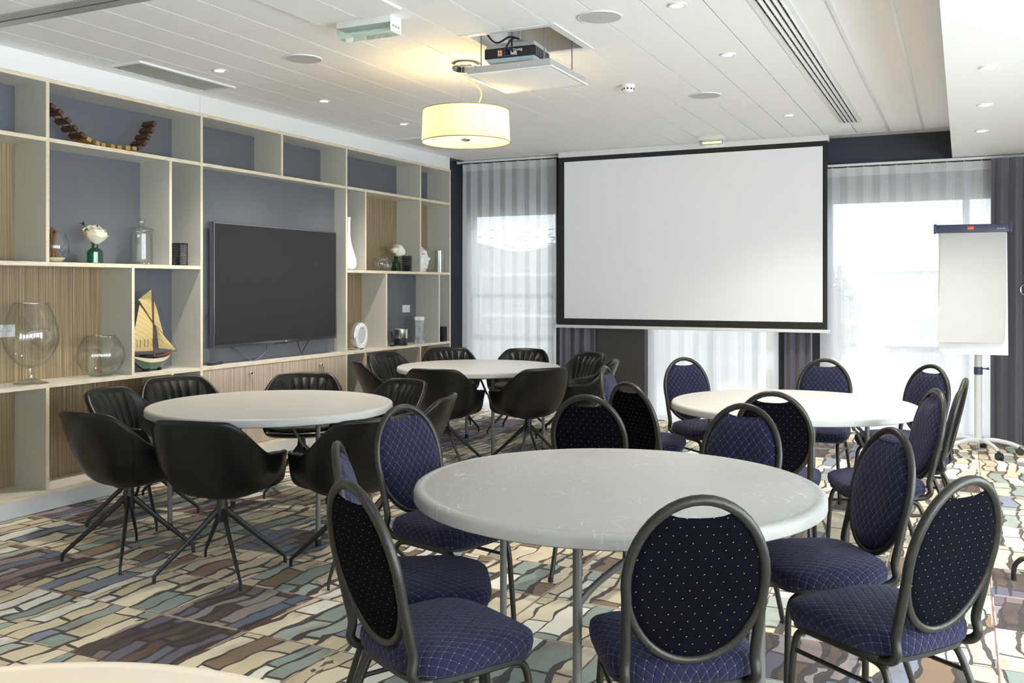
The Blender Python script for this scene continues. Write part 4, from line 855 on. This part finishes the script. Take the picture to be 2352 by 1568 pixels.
tag(tube('curtain_hook', catmull([(0.53, 9.62, 1.50), (0.50, 9.60, 1.50), (0.475, 9.58, 1.475), (0.475, 9.58, 1.435), (0.50, 9.60, 1.41), (0.53, 9.62, 1.41), (0.56, 9.68, 1.45), (0.56, 9.74, 1.46)], 6), 0.006, 'chrome', seg=8), 'chrome curtain tie-back hook on the drape at the right edge', 'hook')

# ------------------------------------------------------------------ round folding tables
TZ, TR = 0.76, 0.745
def round_table(cx, cyy, mid, label, mat='table'):
    t = thing('round_table', label, 'table', (cx, cyy, 0), mid, 'round folding tables')
    prof = [(0, TZ), (TR - 0.045, TZ), (TR - 0.036, TZ - 0.0015), (TR - 0.028, TZ + 0.0008), (TR - 0.014, TZ), (TR - 0.004, TZ - 0.005), (TR, TZ - 0.014), (TR, TZ - 0.042), (TR - 0.005, TZ - 0.046), (TR - 0.03, TZ - 0.046), (TR - 0.034, TZ - 0.03), (0, TZ - 0.03)]
    lathe('tabletop', prof, mat, t, 96, angle=50)
    p, q = 0.31, 0.52           # local +x = side on which a leg pair stands
    for sx in (-1, 1):
        tube('apron_bar', [(sx * q * 0.98, -0.42, TZ - 0.045), (sx * q * 0.98, 0.42, TZ - 0.045)], 0.014, 'tubegrey', t, 10)
        for s in (-1, 1):
            L = tube('leg', [(sx * q, s * p, TZ - 0.05), (sx * q, s * p, 0.0)], 0.0145, 'tubegrey', t, 14)
            lathe('foot_cap', [(0, 0), (0.0165, 0.0), (0.0175, 0.004), (0.0165, 0.04), (0.0145, 0.042)], 'black', L, 14, (sx * q, s * p, 0))
            tube('diagonal_brace', catmull([(sx * q, s * p, 0.50), (sx * q, s * p * 0.80, 0.565), (sx * q, s * p * 0.35, 0.66), (sx * q, s * 0.03, TZ - 0.045)], 5), 0.011, 'tubegrey', t, 10)
        for s in (-1, 1):
            bm = bmesh.new(); bm_tube(bm, [(sx * (q - 0.015), s * p * 0.96, 0.43), (sx * (q - 0.10), s * p * 0.88, 0.55), (sx * (q - 0.13), s * p * 0.86, 0.56)], 0.010, 8, flat=0.3, ref=(0, 1, 0)); bm_tube(bm, [(sx * (q - 0.12), s * p * 0.86, 0.555), (sx * (q - 0.27), s * p * 0.75, TZ - 0.04)], 0.013, 8, flat=0.3, ref=(0, 1, 0)); obj('folding_link', bm, 'tubegrey', t)
            lathe('rivet', [(0, 0.004), (0.005, 0.003), (0.006, 0)], 'chrome', t, 8, (sx * (q - 0.12), s * p * 0.86 - 0.006, 0.557)).rotation_euler = (PI / 2, 0, 0)
    return t
TF, TL, TRI, TB = (-1.156, 3.275), (-3.872, 4.577), (-0.963, 6.022), (-3.98, 7.536)
D = math.radians
round_table(*TF, D(-51), 'round grey folding table in the foreground with a scratched top')
round_table(*TL, D(186), 'round folding table with black shell chairs near the shelving and television', 'tableplain')
round_table(*TRI, D(-101), 'round folding table with blue chairs below the right of the projection screen', 'tableplain')
round_table(*TB, D(-20), 'farthest round folding table, ringed by black chairs, by the left window', 'tableplain')
c4 = RV * -0.80 + FV * 1.075
round_table(c4.x, c4.y, 0.4, 'cream round tabletop just cutting into the bottom left corner', 'tablecream')

# ------------------------------------------------------------------ banquet chair (front = +y)
BT = 0.93
def make_banquet():
    c = thing('banquet_chair', 'x', 'chair', group='navy banquet chairs')
    th = D(13); by, bz = -0.195, 0.475                   # foot of the back plane
    def bp(x, s, d=0.0): return Vector((x, by - math.sin(th) * s - math.cos(th) * (-d), bz + math.cos(th) * s + math.sin(th) * d * 0 ))
    a, b = 0.186, 0.231; sc_ = 0.246
    # inverted-U frame
    def side(sg):
        pts = [Vector((sg * 0.150, 0.02, 0.415)), Vector((sg * 0.165, -0.11, 0.413)), Vector((sg * 0.172, -0.175, 0.418)), Vector((sg * 0.179, -0.205, 0.445))]
        pts += [bp(sg * (0.177 + 0.002 * k), 0.02 + 0.075 * k) for k in range(3)]
        return pts
    arch = [bp(a * math.cos(t_), sc_ + b * math.sin(t_)) for t_ in [D(-12 + 204 * k / 24) for k in range(25)]]
    pts = catmull(side(1), 5) + arch + list(reversed(catmull(side(-1), 5)))
    tube('back_frame', pts, 0.0145, 'hammer', c, 12, ref=(1, 0, 0), flat=1.0)
    low = [bp(a * math.cos(t_), sc_ + b * math.sin(t_)) for t_ in [D(-12 - 156 * k / 22) for k in range(23)]]
    tube('lower_hoop', low, 0.0125, 'hammer', c, 10)
    # padded oval with a hand-hold notch
    ai, bi = a - 0.008, b - 0.008
    def rimpt(t_):
        x, z = ai * math.cos(t_), bi * math.sin(t_)
        if z > 0 and abs(x) < 0.083: z = min(z, bi * math.sqrt(max(0, 1 - (x / ai) ** 2)) - 0.043 * max(0.0, 1 - (x / 0.083) ** 2) ** 0.7)
        return x, z
    def pad(name, d0, bulge, mat, sgn):
        bm = bmesh.new(); uvl = bm.loops.layers.uv.new('UVMap'); N, K = 56, 9; rings = []
        cv0 = bm.verts.new(bp(0, sc_ - 0.01, sgn * (d0 + bulge))); loc = {cv0: (0, -0.01)}
        for k in range(1, K + 1):
            q = (k / K) ** 0.75; ring = []
            for i in range(N):
                x, z = rimpt(2 * PI * i / N); x, z = x * q, -0.01 + (z + 0.01) * q
                v = bm.verts.new(bp(x, sc_ + z, sgn * (d0 + bulge * (1 - q ** 5)) if k < K else 0.0)); loc[v] = (x, z); ring.append(v)
            rings.append(ring)
        for i in range(N): bm.faces.new((cv0, rings[0][i], rings[0][(i + 1) % N]))
        for A, B in zip(rings, rings[1:]):
            for i in range(N): bm.faces.new((A[i], B[i], B[(i + 1) % N], A[(i + 1) % N]))
        for f in bm.faces:
            for l in f.loops: l[uvl].uv = loc[l.vert]
        return obj(name, bm, mat, c, angle=180)
    pad('backrest', 0.010, 0.026, 'quilt', 1); pad('backrest_rear', 0.006, 0.005, 'backcloth', -1)
    # seat
    def seatfn_r(t_):
        cx, s = math.cos(t_), math.sin(t_); n = 4.2
        w_ = 0.212 + 0.012 * s; return (abs(cx) ** (2 / n) * (1 if cx > 0 else -1) * w_, 0.012 + abs(s) ** (2 / n) * (1 if s > 0 else -1) * 0.214)
    bm = bmesh.new(); uvl = bm.loops.layers.uv.new('UVMap'); loc = {}; rings = []; N = 64
    prof = [(0.93, 0.422), (1.0, 0.432), (1.015, 0.452), (1.005, 0.472), (0.965, 0.489), (0.86, 0.499), (0.6, 0.507), (0.3, 0.510), (0.001, 0.511)]
    for q, z in prof:
        ring = []
        for i in range(N):
            x, y = seatfn_r(2 * PI * i / N); front = max(0, y - 0.10) * 0.10 if q < 1 else 0
            v = bm.verts.new((x * q, 0.012 + (y - 0.012) * q, z - front * q)); ring.append(v); rr = max(1e-4, math.hypot(x * q, y * q)); kk = (rr + max(0.0, 0.503 - z)) / rr; loc[v] = (x * q * kk, y * q * kk)
        rings.append(ring)
    for A, B in zip(rings, rings[1:]):
        for i in range(N): bm.faces.new((A[i], A[(i + 1) % N], B[(i + 1) % N], B[i]))
    bm.faces.new(list(reversed(rings[0])))
    for f in bm.faces:
        for l in f.loops: l[uvl].uv = loc[l.vert]
    obj('seat', bm, 'quilt', c, angle=180)
    bm = bmesh.new(); poly = [(seatfn_r(2 * PI * i / 32)[0] * 0.96, 0.012 + (seatfn_r(2 * PI * i / 32)[1] - 0.012) * 0.96) for i in range(32)]; bm_prism(bm, poly, 'z', 0.410, 0.424); obj('seat_pan', bm, 'blackmetal', c)
    for s in (-1, 1):
        X0 = s * 0.160
        fl = catmull([(X0 + s * 0.022, 0.215, 0.0), (X0 + s * 0.012, 0.205, 0.20), (X0 + s * 0.004, 0.195, 0.345), (X0, 0.165, 0.392), (X0, 0.10, 0.398)], 6); tube('leg', fl, 0.0115, 'hammer', c, 10)
        rl = catmull([(X0 + s * 0.030, -0.285, 0.0), (X0 + s * 0.018, -0.225, 0.19), (X0 + s * 0.006, -0.165, 0.35), (X0, -0.135, 0.39), (X0, -0.08, 0.398)], 6); tube('leg', rl, 0.0115, 'hammer', c, 10)
        tube('seat_rail', [(X0, 0.105, 0.398), (X0, -0.085, 0.398)], 0.0115, 'hammer', c, 10)
        tube('stretcher', [(X0 + s * 0.005, 0.198, 0.325), (X0 + s * 0.008, -0.178, 0.325)], 0.0075, 'hammer', c, 8)
        for f in ((X0 + s * 0.022, 0.215), (X0 + s * 0.030, -0.285)): lathe('foot_cap', [(0, 0), (0.0135, 0), (0.0135, 0.022), (0, 0.024)], 'black', c, 10, (f[0], f[1], 0))
    tube('cross_bar', [(-0.160, 0.02, 0.402), (0.160, 0.02, 0.402)], 0.009, 'hammer', c, 8)
    return c, bp(0, sc_ + b)
BQ, top = make_banquet()
BACK_TOP = top
def at_z(u, v, z):
    d = FV + RV * ((u - 1176) / FPX) + Vector((0, 0, -(v - HZN) / FPX)); t_ = (z - EYE) / d.z; return Vector((0, 0, EYE)) + d * t_
first = [True]
def seat_chair(proto, first, P, back, tgt, turn, label):
    d = Vector((tgt[0] - P.x, tgt[1] - P.y, 0)).normalized(); ang = math.atan2(d.y, d.x) - PI / 2 + D(turn)
    o = Vector((P.x, P.y, 0)) - Matrix.Rotation(ang, 3, 'Z') @ Vector((back[0], back[1], 0))
    if first[0]:
        first[0] = False; proto.location = o; proto.rotation_euler = (0, 0, ang); proto['label'] = label; return proto
    return dup(proto, o, ang, label)
# u, v = where the top of the backrest meets the sight line, then the table it faces and a small turn
for u, v, tgt, turn, lab in (
    (1612, 1137, TF, 0, 'navy banquet chair with its dark back to us, closest to the camera'),
    (800, 1103, TF, -10, 'navy banquet chair at the left front of the scratched table, back leaning towards us'),
    (772, 1014, TF, -8, 'navy banquet chair seen nearly edge-on behind the left front chair'),
    (945, 932, TF, 0, 'navy banquet chair tucked beside the left rim of the scratched table'),
    (1712, 926, TF, 0, 'quilted navy chair facing us across the scratched table'),
    (2052, 982, TF, 5, 'quilted navy chair on the right side of the scratched table'),
    (2226, 1093, TF, -19, 'navy banquet chair at the right foreground with its dark back leaning out'),
    (1346, 906, (-1.95, 7.5), 0, 'navy banquet chair standing behind the scratched table with its back to us'),
    (1440, 877, TRI, 5, 'navy banquet chair angled towards the right table, beside the one behind the scratched table'),
    (1388, 840, TRI, 0, 'navy banquet chair seen edge-on in front of the grey drape under the screen'),
    (1570, 820, TRI, 0, 'navy banquet chair facing us at the left far side of the right table'),
    (1895, 823, TRI, 0, 'navy banquet chair facing us directly behind the right table'),
    (2135, 840, TRI, 0, 'navy banquet chair at the far right of the right table, before the sheer curtain'),
    (2196, 866, TRI, -9, 'thin edge-on navy chair at the right end of the right table'),
    (2152, 892, TRI, 60, 'quilted navy chair seen from the side at the near right of the right table'),
    (1774, 898, TRI, 0, 'navy banquet chair with its back to us at the near side of the right table'),
): seat_chair(BQ, first, at_z(u, v, BACK_TOP.z + 0.012), BACK_TOP, tgt, turn, lab)

# ------------------------------------------------------------------ black shell chair (front = +y)
def make_shell_chair():
    c = thing('shell_chair', 'x', 'chair', group='black shell chairs')
    def sm(a, b, x): x = max(0, min(1, (x - a) / (b - a))); return x * x * (3 - 2 * x)
    def rim(ph):          # ph degrees from the back, 0..180
        z = 0.83 - 0.006 * (min(ph, 45) / 45) ** 2
        z = z + (0.645 - z) * sm(37, 80, ph); z = z - 0.02 * sm(80, 120, ph); return z + (0.452 - z) * sm(121, 134, ph)
    def plan(ph):
        a = D(ph); s, co = math.sin(a), -math.cos(a)
        n = 3.0; ay = 0.262 if co < 0 else 0.275; ax = 0.312
        r = (abs(s / ax) ** n + abs(co / ay) ** n) ** (-1 / n); return r * s, r * co
    ZB = 0.402
    def pt(ph, w, inset=0.0):
        sgn = 1 if ph >= 0 else -1; p = abs(ph); X, Y = plan(p); zr = rim(p)
        if w < 0.25:
            q = w / 0.25; f = 0.30 * q; z = ZB
        else:
            t_ = (w - 0.25) / 0.75; f = 0.30 + 0.57 * (1 - (1 - t_) ** 2.4) + 0.13 * t_; z = ZB + (zr - ZB) * t_ ** 1.7
        R_ = math.hypot(X, Y); f2 = max(0.0, f - inset / R_)
        lean = -0.075 * max(0, (z - 0.58) / 0.25) * max(0, math.cos(D(min(90, p * 1.1))))
        return Vector((sgn * X * f2, Y * f2 + lean, z))
    N = 84
    bm = bmesh.new(); ctr = bm.verts.new((0, 0, ZB)); W = [0.10, 0.25, 0.29, 0.34, 0.39, 0.45, 0.52, 0.60, 0.68, 0.76, 0.84, 0.92, 0.97, 1.0]
    rings = [[bm.verts.new(pt(-180 + 360 * i / N, w_)) for i in range(N)] for w_ in W]
    for i in range(N): bm.faces.new((ctr, rings[0][i], rings[0][(i + 1) % N]))
    for A, B in zip(rings, rings[1:]):
        for i in range(N): bm.faces.new((A[i], A[(i + 1) % N], B[(i + 1) % N], B[i]))
    sh = obj('shell', bm, 'leather', c, angle=180)
    sh.data.flip_normals() if sum(f.normal.z * (1 if f.center.z < 0.41 else 0) for f in sh.data.polygons) > 0 else None
    bake(sh, [('SOLIDIFY', dict(thickness=0.030, offset=-1, use_even_offset=False)), ('SUBSURF', dict(levels=1, render_levels=1))])
    # channelled back pad
    bm = bmesh.new(); NU = 85
    def back(u, v):
        ph = -52 + 104 * u; w_ = 0.36 + 0.62 * v
        e = min(1, 9 * min(u, 1 - u)) * min(1, 7 * min(v + 0.1, 1 - v)); ch = abs(math.sin(PI * 7 * u)) ** 0.55
        return pt(ph, w_, 0.026 + e * (0.010 + 0.024 * ch))
    bm_grid(bm, back, NU, 20); obj('channelled_back', bm, 'leather', c, angle=180)
    # seat cushion
    bm = bmesh.new(); rings = []
    for q, z in ((0.74, 0.455), (0.85, 0.462), (0.87, 0.482), (0.82, 0.495), (0.55, 0.503), (0.25, 0.505), (0.002, 0.505)):
        ring = []
        for i in range(48):
            ph = -180 + 7.5 * i; X, Y = plan(abs(ph))
            ring.append(bm.verts.new((X * (1 if ph >= 0 else -1) * q * 0.84, Y * q * (1.06 if Y > 0 else 0.72), z)))
        rings.append(ring)
    for A, B in zip(rings, rings[1:]):
        for i in range(48): bm.faces.new((A[i], A[(i + 1) % 48], B[(i + 1) % 48], B[i]))
    obj('seat_cushion', bm, 'seatfelt', c, angle=180)
    for s in (-1, 1):
        tube('seam', [pt(s * 57, w_, -0.0006) for w_ in [0.3 + 0.69 * k / 14 for k in range(15)]], 0.0016, 'leather', sh, 5)
    tube('seam', [pt(-90 + 180 * k / 40, 0.985, -0.001) for k in range(41)], 0.0018, 'leather', sh, 5)
    lathe('column', [(0.026, 0.27), (0.030, 0.29), (0.030, 0.355), (0.027, 0.36), (0.027, 0.385), (0.075, 0.392), (0.075, 0.402), (0, 0.402)], 'blackmetal', c, 20)
    for k in range(4):
        a = D(45 + 90 * k); dx, dy2 = math.cos(a), math.sin(a)
        pts = [(0.012 * dx, 0.012 * dy2, 0.335), (0.16 * dx, 0.16 * dy2, 0.195), (0.325 * dx, 0.325 * dy2, 0.048), (0.335 * dx, 0.335 * dy2, 0.036), (0.337 * dx, 0.337 * dy2, 0.0)]
        tube('leg', pts, [0.017, 0.0145, 0.0105, 0.010, 0.009], 'blackmetal', c, 8, ref=(0, 0, 1), flat=0.75)
    return c, pt(0, 1.0)
SC, stop = make_shell_chair()
SC.location = (-3.46, 3.70, 0); SC.rotation_euler = (0, 0, D(13)); SC['label'] = 'black shell chair with its back to us at the near side of the left table'
dup(SC, (-4.13, 3.70, 0), D(-4), 'black shell chair at the far left, seen from the side in front of the shelves')
first = [False]
for u, v, tgt, turn, lab in (
    (244, 894, TL, 0, 'black shell chair with ribbed back beside the shelves at the left'),
    (425, 867, TL, 0, 'black ribbed shell chair behind the left table below the sailing boat'),
    (670, 860, TL, 0, 'black ribbed shell chair behind the left table in front of the cabinet doors'),
    (952, 869, TL, 0, 'black ribbed shell chair at the far right of the left table'),
    (1048, 906, TL, 0, 'black shell chair seen side-on behind the navy chair, right of the left table'),
    (876, 960, TL, 0, 'black shell chair with its back to us, partly hidden by navy chairs'),
    (868, 812, TB, 0, 'black ribbed shell chair at the far table closest to the shelves'),
    (808, 833, TB, 0, 'black shell chair at the far table seen from the side below the television'),
    (1038, 800, TB, 0, 'black ribbed shell chair behind the far table at the corner of the shelves'),
    (1207, 803, TB, 0, 'black ribbed shell chair behind the far table in front of the sheer curtain'),
    (1352, 812, TB, 0, 'black ribbed shell chair at the far table before the grey drape'),
    (1410, 828, TB, 0, 'black shell chair at the right end of the far table, behind an edge-on navy chair'),
    (990, 847, TB, 0, 'black shell chair, back to us, at the left near side of the far table'),
    (1262, 845, TB, 0, 'black shell chair, back to us, at the right near side of the far table'),
): seat_chair(SC, first, at_z(u, v, stop.z + (0.003 if v > 900 or u in (952, 990, 1262) else -0.012)), stop, tgt, turn, lab)

# small pulls so that neighbouring chairs stand clear of each other and of the table legs
for name, dx, dy2 in (('banquet_chair.003', -0.07, 0.03), ('banquet_chair.012', 0.01, 0.14), ('banquet_chair.013', 0.05, -0.03), ('shell_chair.002', -0.02, -0.05), ('shell_chair.003', -0.12, -0.02),
                      ('shell_chair.004', 0.05, 0.10), ('shell_chair.010', -0.06, 0.0), ('shell_chair.011', 0.0, 0.05), ('shell_chair.012', 0.07, 0.05), ('shell_chair.013', 0.08, -0.07)):
    o = bpy.data.objects[name]; o.location.x += dx; o.location.y += dy2

# ------------------------------------------------------------------ flipchart
fc = thing('flipchart_easel', 'mobile flipchart easel with blank paper pad on a five-star base', 'flipchart', (0.125, 9.28, 0))
bd = bpy.data.objects.new('board_tilt', None)
lean = D(4)
def fl(x, s, d): return Vector((x - 0.0, -0.05 - d + math.sin(lean) * s * 1.0, 0.90 + math.cos(lean) * s))
def slab(name, x0, x1, s0, s1, d0, d1, mat, parent, bev=0.0):
    bm = bmesh.new(); bm_box(bm, x0, x1, -d1, -d0, s0, s1, bev); return obj(name, bm, mat, parent, (0, -0.05, 0.88), (-lean, 0, 0.10))
slab('board', -0.32, 0.235, 0.0, 1.15, 0, 0.02, 'whitemetal', fc, 0.003)
cl = slab('clamp_bar', -0.34, 0.255, 1.085, 1.16, 0.0, 0.045, 'navyplastic', fc, 0.012)
for s in (-0.345, 0.26): slab('clamp_end', s - 0.012, s + 0.012, 1.08, 1.165, 0.0, 0.05, 'navyplastic', fc, 0.008)
slab('brand_plate', -0.075, -0.02, 1.105, 1.145, 0.045, 0.0465, 'red', cl) if False else None
def onboard(o): o.location = (0, -0.05, 0.88); o.rotation_euler = (-lean, 0, 0.10); return o
bm = bmesh.new(); bm_box(bm, -0.085, -0.030, -0.0468, -0.0455, 1.105, 1.142); onboard(obj('brand_plate', bm, 'red', fc))
Rm = Matrix.Rotation(0.10, 4, 'Z') @ Matrix.Rotation(-lean, 4, 'X')
def bt_(p): q = Rm @ Vector(p); return (q.x, q.y - 0.05, q.z + 0.88)
text('lettering', 'nobo', 0.022, 'printwhite', fc, bt_((-0.0575, -0.0475, 1.123)), (PI / 2 - lean, 0, 0.10)); text('lettering', 'barracuda', 0.016, 'printwhite', fc, bt_((0.185, -0.0475, 1.117)), (PI / 2 - lean, 0, 0.10))
for k in range(4):
    bm = bmesh.new()
    def pg(u, v, k=k): return (-0.305 + 0.53 * u - 0.012 * (1 - v) * k * 0.4 - 0.02 * (1 - v) ** 3, -0.022 - 0.003 * k - 0.028 * (1 - v) ** 4 * (1 - u * 0.6) - 0.004 * math.sin(3 * u + 5 * v), 0.105 + 0.012 * (3 - k) + 0.985 * v)
    bm_grid(bm, pg, 14, 20); onboard(obj('paper_sheet', bm, 'paper', fc, angle=180))
slab('pen_tray', -0.30, 0.225, 0.0, 0.012, 0.02, 0.065, 'whitemetal', fc); slab('pen_tray_lip', -0.30, 0.225, 0.012, 0.03, 0.062, 0.066, 'whitemetal', fc)
mk2 = thing('marker_pack', 'clear pack of markers on the flipchart tray', 'marker pack', bt_((-0.17, -0.03, 0.014)))
box('pack', -0.075, 0.065, -0.018, 0.018, 0.0, 0.07, 'vessel', mk2)
for k in range(4): tube('marker', [(-0.06, -0.004, 0.012 + k * 0.015), (0.05, -0.004, 0.012 + k * 0.015)], 0.0065, ('black', 'printwhite', 'greymetal', 'printwhite')[k], mk2, 8); tube('marker_cap', [(-0.085, -0.004, 0.012 + k * 0.015), (-0.058, -0.004, 0.012 + k * 0.015)], 0.007, 'printwhite', mk2, 8)
tube('column', [(0, 0.0, 0.11), (0, 0.0, 1.5)], 0.031, 'easelgrey', fc, 16); tube('inner_column', [(0, 0, 0.70), (0, 0, 1.6)], 0.026, 'whitemetal', fc, 16)
lathe('clamp_collar', [(0.030, 0.70), (0.036, 0.705), (0.036, 0.765), (0.030, 0.77)], 'navyplastic', fc, 20); tube('clamp_knob', [(0.03, -0.01, 0.755), (0.075, -0.02, 0.757)], 0.006, 'navyplastic', fc, 8)
lathe('clamp_handle', [(0, -0.012), (0.010, -0.010), (0.010, 0.010), (0, 0.012)], 'navyplastic', fc, 10, (0.078, -0.02, 0.757))
lathe('hub', [(0, 0.095), (0.045, 0.095), (0.05, 0.11), (0.045, 0.135), (0.033, 0.14)], 'easelgrey', fc, 20)
for k in range(5):
    a = D(-62 + 72 * k); dx, dy2 = math.cos(a), math.sin(a)
    tube('base_leg', catmull([(0.03 * dx, 0.03 * dy2, 0.118), (0.13 * dx, 0.13 * dy2, 0.122), (0.25 * dx, 0.25 * dy2, 0.100), (0.325 * dx, 0.325 * dy2, 0.072)], 5), 0.019, 'easelgrey', fc, 10, flat=0.8)
    cs = obj('caster', (lambda bm: (bm_tube(bm, [(0.335 * dx - 0.024 * dy2, 0.335 * dy2 + 0.024 * dx, 0.031), (0.335 * dx + 0.024 * dy2, 0.335 * dy2 - 0.024 * dx, 0.031)], 0.031, 16), bm)[1])(bmesh.new()), 'black', fc)
    tube('caster_stem', [(0.325 * dx, 0.325 * dy2, 0.075), (0.328 * dx, 0.328 * dy2, 0.045)], 0.012, 'black', cs, 8)

# low tubular foot of a stand cut by the right edge
fs = thing('tubular_stand', 'low black bent-tube stand foot cut by the right picture edge', 'stand', (0, 0, 0))
p0 = at_z(2329, 1332, 0.0)
e = Vector((1, 0.1, 0)).normalized()
back_ = Vector((0.22, 0.30, 0))
for q in (Vector((0, 0, 0)), back_):
    z_ = lambda h: Vector((0, 0, h))
    tube('foot', catmull([p0 + q, p0 + q + z_(0.06), p0 + q + e * 0.02 + z_(0.098), p0 + q + e * 0.06 + z_(0.115), p0 + q + e * 0.2 + z_(0.117), p0 + q + e * 0.5 + z_(0.117), p0 + q + e * 0.54 + z_(0.098), p0 + q + e * 0.56 + z_(0.06), p0 + q + e * 0.56], 6), 0.0125, 'hammer', fs, 10)
for k in (0.18, 0.38): tube('cross_bar', [p0 + e * k + Vector((0, 0, 0.117)), p0 + e * k + back_ + Vector((0, 0, 0.117))], 0.0125, 'hammer', fs, 10)

# ------------------------------------------------------------------ outside the windows
struct(box('ground', -60, 60, YF + 0.12, 80, -0.45, -0.25, 'grass'), 'pale meadow outside the windows')
struct(box('terrace', -12, 12, YF + 0.12, 13.6, -0.249, -0.06, 'asphalt'), 'pale paved terrace outside the windows')
struct(box('road', -50, 50, 19.5, 25.0, -0.25, -0.235, 'asphalt'), 'pale road beyond the terrace')
for y in (20.0, 22.2): tag(box('road_line', -50, 50, y, y + 0.16, -0.235, -0.232, 'yellowline'), 'yellow line painted along the road, ' + ('near' if y < 21 else 'far') + ' side', 'road marking', kind='structure')
def hedge(label, x0, x1, y, h, seedv, dens):
    rnd = random.Random(seedv); t = thing('hedge', label, 'hedge', ((x0 + x1) / 2, y, -0.25)); W = x1 - x0
    bm = bmesh.new()
    for i in range(int(dens * W)):
        x = rnd.uniform(-W / 2, W / 2); yy = rnd.uniform(-0.5, 0.5); z = rnd.uniform(0, h) * (0.9 + 0.2 * math.sin(x * 1.7)); s = rnd.uniform(0.06, 0.15)
        d = Vector((rnd.gauss(0, 1), rnd.gauss(0, 1), rnd.gauss(0.4, 1))).normalized(); q = d.orthogonal().normalized() * s * 0.4
        bm.faces.new([bm.verts.new(Vector((x, yy, z)) + k) for k in (-d * s, q, d * s, -q)])
    obj('foliage', bm, 'hedge', t, smooth=False)['kind'] = 'stuff'
    bm = bmesh.new(); bm_grid(bm, lambda u, v: ((u - 0.5) * W, 0.32 * math.cos(PI * v), (h * 0.88 + 0.12 * math.sin(u * W * 2.3)) * math.sin(PI * v)), 40, 9); obj('core', bm, 'hedge', t)
hedge('leafy green hedge seen through the window left of the screen', -16.0, -6.5, 18.0, 2.95, 4, 260)
hedge('low green shrubs seen through the window behind the screen', -6.5, -3.4, 17.5, 1.1, 5, 200)
rd = thing('reed_clump', 'tall feathery reeds rising above the hedge outside the left window', 'reeds', (-9.0, 16.6, -0.25))
rnd = random.Random(9); bm = bmesh.new()
for i in range(260):
    x, y = rnd.uniform(-3.2, 2.3), rnd.uniform(-0.6, 0.6); h = rnd.uniform(2.0, 3.0); lx = rnd.uniform(0.05, 0.4)
    p = [Vector((x, y, 0)), Vector((x + lx * 0.3, y, h * 0.6)), Vector((x + lx, y, h))]
    bm_tube(bm, p, [0.008, 0.006, 0.002], 3, cap=False)
    for k in range(6):
        b = p[1].lerp(p[2], 0.3 + 0.12 * k); d = Vector((rnd.uniform(0.05, 0.2), rnd.uniform(-0.1, 0.1), rnd.uniform(-0.04, 0.10)))
        bm.faces.new([bm.verts.new(b + q) for q in (Vector((0, 0, 0)), d * 0.5 + Vector((0, 0, 0.014)), d, d * 0.5 - Vector((0, 0, 0.014)))])
o = obj('reed_blades', bm, 'reed', rd, smooth=False); o['kind'] = 'stuff'
def tree(loc, h, r, label, seedv):
    rnd = random.Random(seedv); t = thing('tree', label, 'tree', loc); tube('trunk', [(0, 0, 0), (0.05, 0, h * 0.6)], [0.09, 0.05], 'stick', t, 8)
    bm = bmesh.new()
    for i in range(1500):
        d = Vector((rnd.gauss(0, 1), rnd.gauss(0, 1), rnd.gauss(0, 1))).normalized() * r * rnd.random() ** 0.4; c_ = Vector((d.x, d.y, h * 0.65 + d.z * 1.2)); s = rnd.uniform(0.05, 0.12)
        a = Vector((rnd.gauss(0, 1), rnd.gauss(0, 1), rnd.gauss(0, 1))).normalized(); q = a.orthogonal().normalized() * s * 0.5
        bm.faces.new([bm.verts.new(c_ + k) for k in (-a * s, q, a * s, -q)])
    obj('crown', bm, 'hedge', t, smooth=False)['kind'] = 'stuff'
tree((-2.25, 16.5, -0.25), 1.9, 0.75, 'small pale tree outside beside the right edge of the screen', 3)
bk = thing('utility_box', 'pale grey block standing outside behind the wide sheer curtain', 'block', (-0.55, 13.2, -0.06))
box('body', -0.35, 0.35, -0.25, 0.25, 0, 0.75, 'carbody', bk, 0.02); box('lid', -0.37, 0.37, -0.27, 0.27, 0.75, 0.79, 'carbody', bk, 0.01)
